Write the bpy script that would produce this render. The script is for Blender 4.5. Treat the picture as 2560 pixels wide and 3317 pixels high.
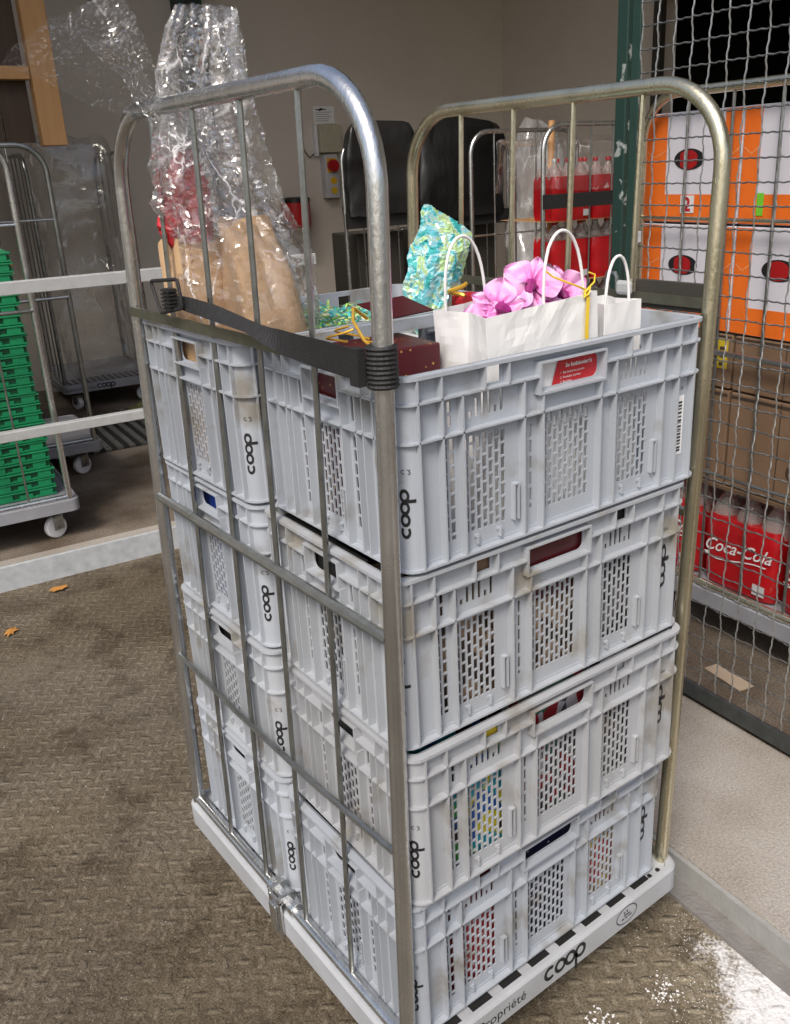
import bpy, bmesh, math, random
from mathutils import Vector, Matrix, noise
R_ = math.radians
random.seed(7)
scene = bpy.context.scene
for o in list(bpy.data.objects): bpy.data.objects.remove(o)

# ------------------------------------------------------------------ camera, sky, sun, exposure
cam_d = bpy.data.cameras.new('camera'); cam = bpy.data.objects.new('camera', cam_d)
scene.collection.objects.link(cam); scene.camera = cam
cam_d.sensor_fit = 'HORIZONTAL'; cam_d.sensor_width = 36.0; cam_d.lens = 40.647
cam_d.shift_x = -0.03623; cam_d.shift_y = -0.01864
cam_d.clip_start = 0.05; cam_d.clip_end = 500
_r = Vector((0.786, -0.617, -0.042)); _w = Vector((0.567, 0.747, -0.347)).normalized()
_r = (_r - _w * _r.dot(_w)).normalized(); _u = _r.cross(_w)
cam.matrix_world = Matrix(((_r.x, _u.x, -_w.x, -0.6047), (_r.y, _u.y, -_w.y, -0.908), (_r.z, _u.z, -_w.z, 1.5769), (0, 0, 0, 1)))

SUN_EL, SUN_AZ = 50.0, 215.0        # azimuth: direction the light comes from, degrees from +X
world = bpy.data.worlds.new('World'); scene.world = world; world.use_nodes = True
wn = world.node_tree; bg = wn.nodes['Background']
sky = wn.nodes.new('ShaderNodeTexSky'); sky.sky_type = 'NISHITA'; sky.sun_disc = False
sky.sun_elevation = R_(SUN_EL); sky.sun_rotation = R_(90 - SUN_AZ)
sky.air_density = 1.0; sky.dust_density = 4.0; sky.ozone_density = 0.6
wn.links.new(sky.outputs[0], bg.inputs[0]); bg.inputs[1].default_value = 0.095
sun_d = bpy.data.lights.new('sun', 'SUN'); sun_d.energy = 1.5; sun_d.angle = R_(16); sun_d.color = (1.0, 0.95, 0.88)
sun = bpy.data.objects.new('sun', sun_d); scene.collection.objects.link(sun)
_sd = Vector((math.cos(R_(SUN_EL)) * math.cos(R_(SUN_AZ)), math.cos(R_(SUN_EL)) * math.sin(R_(SUN_AZ)), math.sin(R_(SUN_EL))))
sun.rotation_euler = _sd.to_track_quat('Z', 'Y').to_euler()
vs = scene.view_settings; vs.view_transform = 'Standard'; vs.look = 'None'; vs.gamma = 1.0; vs.use_curve_mapping = False
vs.exposure = 0.90
scene.cycles.transparent_max_bounces = 24; scene.cycles.max_bounces = 8

# ------------------------------------------------------------------ helpers
C = scene.collection
TH = R_(-6.0); E1 = Vector((math.cos(TH), math.sin(TH), 0)); E2 = Vector((-math.sin(TH), math.cos(TH), 0))
def W2(s, t, z=0.0): return E1 * s + E2 * t + Vector((0, 0, z))

class MB:
    def __init__(self): self.v = []; self.f = []
    def quad(self, a, b, c, d): n = len(self.v); self.v += [tuple(a), tuple(b), tuple(c), tuple(d)]; self.f.append((n, n+1, n+2, n+3)); return self
    def box(self, x0, y0, z0, x1, y1, z1, M=None):
        n = len(self.v)
        p = [(x0,y0,z0),(x1,y0,z0),(x1,y1,z0),(x0,y1,z0),(x0,y0,z1),(x1,y0,z1),(x1,y1,z1),(x0,y1,z1)]
        if M is not None: p = [tuple(M @ Vector(q)) for q in p]
        self.v += p
        self.f += [(n,n+3,n+2,n+1),(n+4,n+5,n+6,n+7),(n,n+1,n+5,n+4),(n+1,n+2,n+6,n+5),(n+2,n+3,n+7,n+6),(n+3,n,n+4,n+7)]
        return self
    def tube(self, pts, r, n=10, closed=False, caps=True):
        pts = [Vector(p) for p in pts]; k = len(pts); base = len(self.v)
        rr = r if isinstance(r, (list, tuple)) else [r] * k
        def tang(i):
            if closed: return (pts[(i+1) % k] - pts[i-1]).normalized()
            if i == 0: return (pts[1] - pts[0]).normalized()
            if i == k-1: return (pts[-1] - pts[-2]).normalized()
            return ((pts[i+1] - pts[i]).normalized() + (pts[i] - pts[i-1]).normalized()).normalized()
        t0 = tang(0); a = Vector((0, 0, 1)) if abs(t0.z) < .9 else Vector((1, 0, 0))
        u = t0.cross(a).normalized()
        for i in range(k):
            t = tang(i); u = (u - t * u.dot(t)).normalized(); w = t.cross(u)
            for j in range(n):
                an = 2 * math.pi * j / n
                self.v.append(tuple(pts[i] + (u * math.cos(an) + w * math.sin(an)) * rr[i]))
        for i in range(k if closed else k-1):
            for j in range(n):
                a0 = base + i*n + j; a1 = base + i*n + (j+1) % n
                b0 = base + ((i+1) % k)*n + j; b1 = base + ((i+1) % k)*n + (j+1) % n
                self.f.append((a0, a1, b1, b0))
        if caps and not closed:
            self.f.append(tuple(base + j for j in reversed(range(n)))); self.f.append(tuple(base + (k-1)*n + j for j in range(n)))
        return self
    def lathe(self, prof, n=16, c=(0, 0, 0), axis='z'):
        base = len(self.v); k = len(prof)
        for r, z in prof:
            for j in range(n):
                a = 2*math.pi*j/n
                p = (r*math.cos(a), r*math.sin(a), z)
                if axis == 'y': p = (p[0], p[2], p[1])
                if axis == 'x': p = (p[2], p[0], p[1])
                self.v.append((c[0]+p[0], c[1]+p[1], c[2]+p[2]))
        for i in range(k-1):
            for j in range(n):
                self.f.append((base+i*n+j, base+i*n+(j+1) % n, base+(i+1)*n+(j+1) % n, base+(i+1)*n+j))
        self.f.append(tuple(base+j for j in reversed(range(n)))); self.f.append(tuple(base+(k-1)*n+j for j in range(n)))
        return self
    def xf(self, M): self.v = [tuple(M @ Vector(p)) for p in self.v]; return self
    def mesh(self, name, mat, smooth=False, fix=True):
        me = bpy.data.meshes.new(name); me.from_pydata(self.v, [], self.f); me.validate()
        if mat is not None: me.materials.append(mat)
        if fix:
            bm = bmesh.new(); bm.from_mesh(me); bmesh.ops.recalc_face_normals(bm, faces=bm.faces); bm.to_mesh(me); bm.free()
        if smooth:
            for p in me.polygons: p.use_smooth = True
            try: me.set_sharp_from_angle(angle=R_(40))
            except Exception: pass
        return me
    def build(self, name, mat, parent=None, smooth=False, bevel=0, fix=True):
        o = bpy.data.objects.new(name, self.mesh(name, mat, smooth, fix)); C.objects.link(o)
        if parent is not None: o.parent = parent
        if bevel:
            m = o.modifiers.new('bevel', 'BEVEL'); m.width = bevel; m.segments = 2; m.limit_method = 'ANGLE'; m.angle_limit = R_(50)
        return o
def link_mesh(name, me, parent=None):
    o = bpy.data.objects.new(name, me); C.objects.link(o)
    if parent is not None: o.parent = parent
    return o
def tag(o, label, cat, group=None):
    o['label'] = label; o['category'] = cat
    if group: o['group'] = group
    return o
def thing(name, label, cat, loc=(0, 0, 0), rz=0.0, group=None):
    o = bpy.data.objects.new(name, None); C.objects.link(o); o.empty_display_size = .05
    o.location = loc; o.rotation_euler = (0, 0, rz); return tag(o, label, cat, group)
def struct(o): o['kind'] = 'structure'; return o
def copy_tree(o, parent=None, label=None):
    c = o.copy(); C.objects.link(c); c.parent = parent
    if label: c['label'] = label
    for ch in o.children: copy_tree(ch, c)
    return c
def strip2d(polys, width):
    """flat strokes: list of 2-D polylines -> (verts2d, faces)"""
    v = []; f = []
    for pl in polys:
        pl = [Vector(p) for p in pl]; n = len(v); k = len(pl)
        for i, p in enumerate(pl):
            t = (pl[min(i+1, k-1)] - pl[max(i-1, 0)]); t = t.normalized() if t.length > 1e-9 else Vector((1, 0))
            nn = Vector((-t.y, t.x)) * width / 2
            v += [p + nn, p - nn]
        for i in range(k-1): f.append((n+2*i, n+2*i+1, n+2*i+3, n+2*i+2))
    return v, f
def arc2(cx, cy, r, a0, a1, n=18): return [(cx + r*math.cos(R_(a0+(a1-a0)*i/n)), cy + r*math.sin(R_(a0+(a1-a0)*i/n))) for i in range(n+1)]
COOP = [arc2(.5, .5, .37, 48, 312), arc2(1.36, .5, .37, 0, 360), arc2(2.22, .5, .37, 0, 360), arc2(3.08, .5, .37, 0, 360), [(2.71, .5-.14*i) for i in range(9)]]
DM = [arc2(.4, .36, .32, 0, 360), [(.72, 1.25), (.74, .6), (.8, .05)], [(.95, .1), (.97, .62)], arc2(1.22, .45, .25, 180, 10), [(1.47, .45), (1.5, .1)], arc2(1.73, .45, .24, 180, 20), [(1.96, .5), (2.0, .05), (2.15, .12)]]
def decal(name, polys, width, fn, mat, parent):
    v, f = strip2d(polys, width); me = bpy.data.meshes.new(name)
    me.from_pydata([tuple(fn(p.x, p.y)) for p in v], [], f); me.materials.append(mat)
    return link_mesh(name, me, parent)
def text_mesh(body, size, shear=0.0, align='LEFT', bold=0.0):
    cu = bpy.data.curves.new('txt', 'FONT'); cu.body = body; cu.size = size; cu.shear = shear; cu.align_x = align; cu.offset = bold; cu.resolution_u = 3
    o = bpy.data.objects.new('txt', cu); C.objects.link(o)
    dg = bpy.context.evaluated_depsgraph_get(); me = bpy.data.meshes.new_from_object(o.evaluated_get(dg))
    bpy.data.objects.remove(o); return me
def text_obj(name, body, size, M, mat, parent=None, **kw):
    me = text_mesh(body, size, **kw); me.transform(M); me.materials.clear(); me.materials.append(mat)
    return link_mesh(name, me, parent)

# ------------------------------------------------------------------ materials
def new_mat(name):
    m = bpy.data.materials.new(name); m.use_nodes = True; nt = m.node_tree
    return m, nt, nt.nodes['Principled BSDF']
def N(nt, t, **kw):
    n = nt.nodes.new(t)
    for k, v in kw.items(): setattr(n, k, v)
    return n
def pmat(name, col, rough=.5, metal=0.0, col2=None, scale=8.0, amt=.5, bump=0.0, bscale=60.0, rvar=0.0, spec=.5, detail=5.0, coord='Object', stretch=None):
    m, nt, b = new_mat(name); L = nt.links.new
    b.inputs['Roughness'].default_value = rough; b.inputs['Metallic'].default_value = metal; b.inputs['Specular IOR Level'].default_value = spec
    tc = N(nt, 'ShaderNodeTexCoord'); src = tc.outputs[coord]
    if stretch:
        mp = N(nt, 'ShaderNodeMapping'); mp.inputs['Scale'].default_value = stretch; L(src, mp.inputs[0]); src = mp.outputs[0]
    c2 = col2 if col2 else tuple(x*.8 for x in col)
    nz = N(nt, 'ShaderNodeTexNoise'); nz.inputs['Scale'].default_value = scale; nz.inputs['Detail'].default_value = detail; L(src, nz.inputs['Vector'])
    rp = N(nt, 'ShaderNodeValToRGB'); rp.color_ramp.elements[0].position = .5-amt*.4; rp.color_ramp.elements[1].position = .5+amt*.4
    rp.color_ramp.elements[0].color = (*c2, 1); rp.color_ramp.elements[1].color = (*col, 1)
    L(nz.outputs['Fac'], rp.inputs[0]); L(rp.outputs[0], b.inputs['Base Color'])
    if rvar:
        mr = N(nt, 'ShaderNodeMapRange'); mr.inputs[3].default_value = max(.02, rough-rvar); mr.inputs[4].default_value = min(1, rough+rvar)
        L(nz.outputs['Fac'], mr.inputs[0]); L(mr.outputs[0], b.inputs['Roughness'])
    if bump:
        n2 = N(nt, 'ShaderNodeTexNoise'); n2.inputs['Scale'].default_value = bscale; n2.inputs['Detail'].default_value = 4; L(src, n2.inputs['Vector'])
        bp = N(nt, 'ShaderNodeBump'); bp.inputs['Strength'].default_value = bump; bp.inputs['Distance'].default_value = .01
        L(n2.outputs['Fac'], bp.inputs['Height']); L(bp.outputs[0], b.inputs['Normal'])
    return m
def film_mat(name, tint=(1, 1, 1), base=.10, fres=.55, white=.06, rough=.07, crease_glint=.4, cscale=26.0, bump=.4):
    m, nt, b = new_mat(name); nt.nodes.remove(b); L = nt.links.new; out = nt.nodes['Material Output']
    tr = N(nt, 'ShaderNodeBsdfTransparent'); tr.inputs[0].default_value = (.985*tint[0], .985*tint[1], .985*tint[2], 1)
    gl = N(nt, 'ShaderNodeBsdfGlossy'); gl.inputs['Roughness'].default_value = rough; gl.inputs[0].default_value = (1, 1, 1, 1)
    tl = N(nt, 'ShaderNodeBsdfDiffuse'); tl.inputs[0].default_value = (.92, .92, .94, 1)
    lw = N(nt, 'ShaderNodeLayerWeight'); lw.inputs[0].default_value = .30
    ma = N(nt, 'ShaderNodeMath', operation='MULTIPLY_ADD'); ma.inputs[1].default_value = fres; ma.inputs[2].default_value = base; ma.use_clamp = True
    L(lw.outputs['Fresnel'], ma.inputs[0])
    tc = N(nt, 'ShaderNodeTexCoord'); O = tc.outputs['Object']
    nz = N(nt, 'ShaderNodeTexNoise'); nz.inputs['Scale'].default_value = 30; nz.inputs['Detail'].default_value = 3; L(O, nz.inputs['Vector'])
    bp = N(nt, 'ShaderNodeBump'); bp.inputs['Strength'].default_value = bump; bp.inputs['Distance'].default_value = .01
    L(nz.outputs['Fac'], bp.inputs['Height']); L(bp.outputs[0], gl.inputs['Normal'])
    mx = N(nt, 'ShaderNodeVectorMath', operation='MULTIPLY_ADD'); L(nz.outputs['Color'], mx.inputs[0]); mx.inputs[1].default_value = (.03, .03, .03); L(O, mx.inputs[2])
    vo = N(nt, 'ShaderNodeTexVoronoi', feature='DISTANCE_TO_EDGE'); vo.inputs['Scale'].default_value = cscale; mpz = N(nt, 'ShaderNodeMapping'); mpz.inputs['Scale'].default_value = (1, 1, .42); mpz.inputs['Rotation'].default_value = (.25, .2, 0); L(mx.outputs[0], mpz.inputs[0]); L(mpz.outputs[0], vo.inputs['Vector'])
    rp = N(nt, 'ShaderNodeMapRange'); rp.inputs[1].default_value = .0; rp.inputs[2].default_value = .035; rp.inputs[3].default_value = 1; rp.inputs[4].default_value = 0; L(vo.outputs[0], rp.inputs[0])
    n3 = N(nt, 'ShaderNodeTexNoise'); n3.inputs['Scale'].default_value = 11; n3.inputs['Detail'].default_value = 2; L(O, n3.inputs['Vector'])
    r3 = N(nt, 'ShaderNodeMapRange'); r3.inputs[1].default_value = .50; r3.inputs[2].default_value = .66; r3.inputs[4].default_value = crease_glint; L(n3.outputs['Fac'], r3.inputs[0])  # white lines in the colour stand for sunlit glints on the folds
    cm = N(nt, 'ShaderNodeMath', operation='MULTIPLY_ADD'); L(rp.outputs[0], cm.inputs[0]); L(r3.outputs[0], cm.inputs[1]); cm.inputs[2].default_value = white; cm.use_clamp = True
    m1 = N(nt, 'ShaderNodeMixShader'); L(cm.outputs[0], m1.inputs[0]); L(tr.outputs[0], m1.inputs[1]); L(tl.outputs[0], m1.inputs[2])
    m2 = N(nt, 'ShaderNodeMixShader'); L(ma.outputs[0], m2.inputs[0]); L(m1.outputs[0], m2.inputs[1]); L(gl.outputs[0], m2.inputs[2]); L(m2.outputs[0], out.inputs[0])
    return m
M = {}
def plastic_mat(name, c, c2, scuff, thr):
    m, nt, b = new_mat(name); L = nt.links.new; b.inputs['Roughness'].default_value = .45; b.inputs['Specular IOR Level'].default_value = .4
    tc = N(nt, 'ShaderNodeTexCoord'); oi = N(nt, 'ShaderNodeObjectInfo'); ad = N(nt, 'ShaderNodeVectorMath', operation='ADD'); L(tc.outputs['Object'], ad.inputs[0]); L(oi.outputs['Location'], ad.inputs[1]); O = ad.outputs[0]
    def nz(s_, d, st=None):
        n = N(nt, 'ShaderNodeTexNoise'); n.inputs['Scale'].default_value = s_; n.inputs['Detail'].default_value = d
        if st: mp = N(nt, 'ShaderNodeMapping'); mp.inputs['Scale'].default_value = st; L(O, mp.inputs[0]); L(mp.outputs[0], n.inputs['Vector'])
        else: L(O, n.inputs['Vector'])
        return n.outputs['Fac']
    def ramp(f, p0, c0, p1, c1):
        r = N(nt, 'ShaderNodeValToRGB'); e = r.color_ramp.elements; e[0].position = p0; e[0].color = (*c0, 1); e[1].position = p1; e[1].color = (*c1, 1); L(f, r.inputs[0]); return r.outputs[0]
    base = ramp(nz(4, 5), .3, c2, .7, c)
    sc = ramp(nz(9, 9), thr, (0, 0, 0), thr+.12, (1, 1, 1)); sk = ramp(nz(14, 6, (1, 1, .12)), .62, (0, 0, 0), .75, (.6, .6, .6))
    def mix(f, x, col):
        k = N(nt, 'ShaderNodeMix', data_type='RGBA'); L(f, k.inputs[0]); L(x, k.inputs[6]); k.inputs[7].default_value = (*col, 1); return k.outputs[2]
    L(mix(sk, mix(sc, base, scuff), tuple(.82*v for v in c)), b.inputs['Base Color'])
    rr = N(nt, 'ShaderNodeMapRange'); rr.inputs[3].default_value = .36; rr.inputs[4].default_value = .58; L(nz(25, 4), rr.inputs[0]); L(rr.outputs[0], b.inputs['Roughness'])
    bp = N(nt, 'ShaderNodeBump'); bp.inputs['Strength'].default_value = .06; bp.inputs['Distance'].default_value = .003; L(nz(140, 3), bp.inputs['Height']); L(bp.outputs[0], b.inputs['Normal']); return m
M['crate'] = plastic_mat('crate_plastic', (.395, .427, .472), (.35, .38, .42), (.25, .245, .23), .58)
M['crate3'] = plastic_mat('crate_plastic_worn', (.365, .395, .437), (.32, .346, .385), (.22, .21, .19), .56)
M['crate4'] = plastic_mat('crate_plastic_aged', (.39, .415, .45), (.34, .36, .385), (.26, .245, .215), .57)
M['crate2'] = plastic_mat('crate_plastic_dusty', (.38, .395, .418), (.325, .335, .352), (.25, .235, .21), .55)
M['deck'] = pmat('deck_plastic', (.42, .44, .47), .5, 0, (.30, .31, .32), 9, .9, .12, 160, .08)
M['deck_dark'] = pmat('deck_plastic_old', (.30, .31, .34), .55, 0, (.2, .2, .22), 9, .9, .1, 160)
M['galv'] = pmat('galvanised_tube', (.72, .73, .73), .26, .95, (.48, .49, .49), 22, .9, .08, 220, .10, stretch=(1, 1, .35))
M['galv_bar'] = pmat('galvanised_bar', (.40, .41, .40), .30, .9, (.22, .23, .22), 30, .9, .05, 220, .08)
M['zinc'] = pmat('yellow_zinc_tube', (.72, .67, .50), .27, .95, (.48, .44, .31), 18, .9, .08, 220, .1, stretch=(1, 1, .35))
M['flatbar'] = pmat('olive_flat_bar', (.20, .20, .15), .45, .8, (.12, .12, .09), 30, .9)
M['galv_sheet'] = pmat('galvanised_sheet', (.62, .65, .68), .5, .35, (.42, .46, .49), 28, .7, .05, 90, .08)
M['rail'] = pmat('painted_rail', (.52, .53, .53), .5, .3, (.40, .41, .41), 30, .8)
M['black'] = pmat('black_webbing', (.018, .018, .018), .6, 0, (.010, .010, .010), 60, .8, .3, 400)
M['blackp'] = pmat('black_print', (.012, .012, .014), .55)
M['wire_light'] = pmat('fence_wire_bright', (.55, .56, .55), .38, .7, (.20, .21, .21), 60, .9)
M['wire'] = pmat('fence_wire', (.30, .31, .30), .42, .7, (.04, .043, .043), 90, .9)
M['white_plastic'] = pmat('white_nylon', (.78, .79, .82), .4)
def paper_mat():
    m, nt, b = new_mat('white_paper'); L = nt.links.new; b.inputs['Roughness'].default_value = .7; b.inputs['Base Color'].default_value = (.80, .80, .79, 1)
    tc = N(nt, 'ShaderNodeTexCoord'); vo = N(nt, 'ShaderNodeTexVoronoi', feature='DISTANCE_TO_EDGE'); vo.inputs['Scale'].default_value = 8; vo.inputs['Randomness'].default_value = 1
    nz = N(nt, 'ShaderNodeTexNoise'); nz.inputs['Scale'].default_value = 12; mx = N(nt, 'ShaderNodeVectorMath', operation='MULTIPLY_ADD'); L(nz.outputs['Color'], mx.inputs[0]); mx.inputs[1].default_value = (.05, .05, .05); L(tc.outputs['Object'], mx.inputs[2]); L(mx.outputs[0], vo.inputs['Vector'])
    n2 = N(nt, 'ShaderNodeTexNoise'); n2.inputs['Scale'].default_value = 9; n2.inputs['Detail'].default_value = 2; L(tc.outputs['Object'], n2.inputs['Vector'])
    rp = N(nt, 'ShaderNodeMapRange'); rp.inputs[1].default_value = 0; rp.inputs[2].default_value = .05; L(vo.outputs[0], rp.inputs[0])
    ad = N(nt, 'ShaderNodeMath', operation='MULTIPLY_ADD'); ad.inputs[1].default_value = .35; L(rp.outputs[0], ad.inputs[0]); L(n2.outputs['Fac'], ad.inputs[2])
    bp = N(nt, 'ShaderNodeBump'); bp.inputs['Strength'].default_value = .22; bp.inputs['Distance'].default_value = .004; L(ad.outputs[0], bp.inputs['Height']); L(bp.outputs[0], b.inputs['Normal']); return m
M['white_paper'] = paper_mat()
M['kraft'] = pmat('kraft_paper', (.60, .41, .24), .75, 0, (.50, .32, .17), 9, .9, .25, 40)
M['film'] = film_mat('clear_film', (1, 1, 1), .075, .55, .035, .10, .70, 17, .55)
M['film_dim'] = film_mat('clear_film_thin', (1, 1, 1), .035, .45, .015, .08, .45, 16, .35)
M['film_cart'] = film_mat('clear_film_cover', (.94, .94, .93), .045, .5, .025, .07, .25, 5, .5)
M['film_white'] = film_mat('clear_film_layers', (.95, .95, .94), .10, .5, .22, .15)
M['orchid'] = pmat('orchid_petal', (.82, .38, .68), .5, 0, (.74, .25, .57), 40, .9, .1, 60)
def petal_mat():
    m, nt, b = new_mat('orchid_petal'); L = nt.links.new; b.inputs['Roughness'].default_value = .55
    tc = N(nt, 'ShaderNodeTexCoord'); sp = N(nt, 'ShaderNodeSeparateXYZ'); L(tc.outputs['Generated'], sp.inputs[0])
    nz = N(nt, 'ShaderNodeTexNoise'); nz.inputs['Scale'].default_value = 7; nz.inputs['Detail'].default_value = 4
    mp = N(nt, 'ShaderNodeMapping'); mp.inputs['Scale'].default_value = (6, .8, 1); L(tc.outputs['Generated'], mp.inputs[0]); L(mp.outputs[0], nz.inputs['Vector'])
    ad = N(nt, 'ShaderNodeMath', operation='MULTIPLY_ADD'); ad.inputs[1].default_value = .5; L(nz.outputs['Fac'], ad.inputs[0]); L(sp.outputs['Y'], ad.inputs[2])
    rp = N(nt, 'ShaderNodeValToRGB'); e = rp.color_ramp.elements; e[0].position = .22; e[0].color = (.50, .06, .30, 1); e[1].position = 1.0; e[1].color = (.86, .50, .76, 1); x = e.new(.5); x.color = (.76, .27, .60, 1)
    L(ad.outputs[0], rp.inputs[0]); L(rp.outputs[0], b.inputs['Base Color'])
    b.inputs['Subsurface Weight'].default_value = .25; b.inputs['Subsurface Radius'].default_value = (.01, .004, .006); return m
M['orchid'] = petal_mat()
M['orchid_lip'] = pmat('orchid_lip', (.36, .02, .22), .45, 0, (.20, .01, .10), 60, .9)
M['redbox'] = pmat('dark_red_foil', (.09, .008, .012), .35, 0, (.05, .004, .006), 30, .9)
M['gold'] = pmat('gold_ribbon', (.75, .45, .06), .35, .4, (.55, .30, .03), 20, .9)
M['yellow'] = pmat('yellow_ribbon', (.80, .58, .05), .45, 0, (.65, .42, .02), 20, .9)
M['red'] = pmat('red_card', (.52, .02, .03), .45, 0, (.42, .012, .02), 10, .9)
M['redpaint'] = pmat('red_enamel', (.42, .012, .014), .35, 0, (.32, .008, .01), 8, .8)
M['white'] = pmat('white_card', (.78, .78, .78), .6)
M['concrete_wall'] = pmat('rendered_wall', (.66, .595, .515), .9, 0, (.57, .515, .445), 1.6, .9, .30, 90, detail=8)
M['slab'] = pmat('slab_concrete', (.36, .33, .29), .9, 0, (.24, .215, .185), 14, .9, .5, 160, detail=9)
M['bin_black'] = pmat('black_bag', (.016, .0155, .0155), .33, 0, (.010, .010, .010), 6, .8, .9, 9, stretch=(1.2, 1.2, .5))
M['green_paint'] = pmat('dark_green_paint', (.018, .050, .040), .5, 0, (.012, .034, .027), 20, .8, .1, 90)
M['green'] = pmat('green_crate', (.010, .26, .10), .4, 0, (.006, .17, .065), 12, .9)
M['green_shade'] = pmat('green_recess_shade', (.006, .10, .04), .5, 0, (.004, .06, .025), 12, .9)  # recess shade put into a darker copy of the crate colour
M['wood'] = pmat('pine_beam', (.52, .30, .13), .7, 0, (.40, .21, .08), 6, .9, .2, 40, stretch=(8, 8, .6))
M['brownwood'] = pmat('dark_planks', (.075, .048, .032), .75, 0, (.045, .028, .018), 6, .9, .2, 40, stretch=(8, 8, .6))
M['orange'] = pmat('orange_print', (.80, .17, .015), .5, 0, (.70, .13, .01), 14, .8)
M['boxwhite'] = pmat('white_carton', (.66, .65, .70), .6, 0, (.58, .57, .62), 8, .9)
M['cardboard'] = pmat('brown_cardboard', (.20, .125, .075), .8, 0, (.15, .09, .05), 10, .9, .1, 60)
M['brownprint'] = pmat('cardboard_print', (.05, .03, .02), .8)
M['colared'] = pmat('red_shrink_film', (.45, .008, .012), .28, 0, (.30, .004, .008), 14, .9, .2, 30)
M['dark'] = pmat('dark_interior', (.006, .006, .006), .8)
M['dark_panel'] = pmat('dark_brown_panel', (.045, .040, .032), .55, 0, (.03, .027, .022), 12, .9)
M['beige'] = pmat('beige_box', (.48, .44, .33), .55, 0, (.40, .36, .26), 20, .9)
M['greybox'] = pmat('light_grey_box', (.52, .52, .54), .5)
M['yellowplate'] = pmat('yellow_plate', (.75, .45, .02), .5)
M['leaf'] = pmat('dry_leaf', (.48, .23, .05), .8, 0, (.32, .13, .02), 40, .9)
M['salt'] = pmat('road_salt', (.72, .72, .73), .8, 0, (.60, .59, .58), 30, .9)
M['green_label'] = pmat('green_label', (.16, .55, .03), .6)
M['yellow_label'] = pmat('yellow_label', (.60, .45, .02), .6)
M['bottle'] = None
def bottle_mat():
    m, nt, b = new_mat('clear_bottle'); b.inputs['Base Color'].default_value = (.75, .72, .68, 1); b.inputs['Roughness'].default_value = .08
    b.inputs['Transmission Weight'].default_value = .75; b.inputs['IOR'].default_value = 1.25; return m
M['bottle'] = bottle_mat()
def irid_mat():
    m, nt, b = new_mat('iridescent_film'); L = nt.links.new
    tc = N(nt, 'ShaderNodeTexCoord'); vo = N(nt, 'ShaderNodeTexNoise'); vo.inputs['Scale'].default_value = 22; vo.inputs['Detail'].default_value = 3; vo.inputs['Distortion'].default_value = 2.5; L(tc.outputs['Object'], vo.inputs['Vector'])
    rp = N(nt, 'ShaderNodeValToRGB'); e = rp.color_ramp.elements
    e[0].position = .25; e[0].color = (.03, .28, .38, 1); e[1].position = .78; e[1].color = (.35, .52, .80, 1)
    for p, c in ((.36, (.05, .50, .46, 1)), (.44, (.20, .66, .78, 1)), (.51, (.62, .82, .80, 1)), (.57, (.48, .76, .22, 1)), (.66, (.70, .80, .55, 1))):
        x = e.new(p); x.color = c
    L(vo.outputs['Fac'], rp.inputs[0]); L(rp.outputs[0], b.inputs['Base Color'])
    b.inputs['Roughness'].default_value = .12; b.inputs['Metallic'].default_value = .15; b.inputs['Alpha'].default_value = .8; b.inputs['Coat Weight'].default_value = .6; b.inputs['Coat Roughness'].default_value = .05
    return m
M['irid'] = irid_mat()
def spots_mat(name, base, dot, scale, thr, rough=.5):
    m, nt, b = new_mat(name); L = nt.links.new; b.inputs['Roughness'].default_value = rough
    tc = N(nt, 'ShaderNodeTexCoord'); vo = N(nt, 'ShaderNodeTexVoronoi'); vo.inputs['Scale'].default_value = scale; L(tc.outputs['Object'], vo.inputs['Vector'])
    rp = N(nt, 'ShaderNodeValToRGB'); rp.color_ramp.interpolation = 'CONSTANT'; e = rp.color_ramp.elements
    e[0].color = (*dot, 1); e[1].position = thr; e[1].color = (*base, 1)
    L(vo.outputs['Distance'], rp.inputs[0]); L(rp.outputs[0], b.inputs['Base Color']); return m
def patch_mat(name, cols, scale, rough=.5):
    m, nt, b = new_mat(name); L = nt.links.new; b.inputs['Roughness'].default_value = rough
    tc = N(nt, 'ShaderNodeTexCoord'); vo = N(nt, 'ShaderNodeTexVoronoi'); vo.inputs['Scale'].default_value = scale; L(tc.outputs['Object'], vo.inputs['Vector'])
    rp = N(nt, 'ShaderNodeValToRGB'); rp.color_ramp.interpolation = 'CONSTANT'; e = rp.color_ramp.elements
    n = len(cols); e[0].color = (*cols[0], 1); e[1].position = 1/n; e[1].color = (*cols[1], 1)
    for i in range(2, n): x = e.new(i/n); x.color = (*cols[i], 1)
    sp = N(nt, 'ShaderNodeSeparateColor'); L(vo.outputs['Color'], sp.inputs[0]); L(sp.outputs[0], rp.inputs[0]); L(rp.outputs[0], b.inputs['Base Color']); return m
M['navydots'] = spots_mat('navy_star_wrap', (.006, .008, .035), (.7, .7, .75), 70, .16)
M['winegold'] = spots_mat('wine_gold_wrap', (.075, .006, .010), (.45, .26, .06), 95, .17, .4)
M['reddots'] = spots_mat('red_dotted_wrap', (.35, .015, .025), (.75, .7, .68), 80, .18)
M['xmas'] = patch_mat('christmas_wrap', [(.30, .012, .02), (.02, .10, .06), (.40, .38, .40), (.22, .01, .015), (.05, .05, .06)], 38)
M['bright'] = patch_mat('bright_wrap', [(.02, .12, .45), (.02, .40, .55), (.10, .50, .12), (.70, .62, .03), (.05, .02, .03)], 26)
M['beigewrap'] = patch_mat('beige_wrap', [(.40, .28, .19), (.45, .34, .24), (.20, .13, .08), (.06, .04, .03)], 30)
M['greywrap'] = patch_mat('grey_wrap', [(.04, .04, .04), (.10, .095, .09), (.02, .02, .02), (.22, .21, .20)], 30)
M['redyellow'] = patch_mat('red_yellow_wrap', [(.40, .015, .02), (.55, .42, .10), (.30, .20, .08), (.45, .02, .03)], 26)
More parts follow.
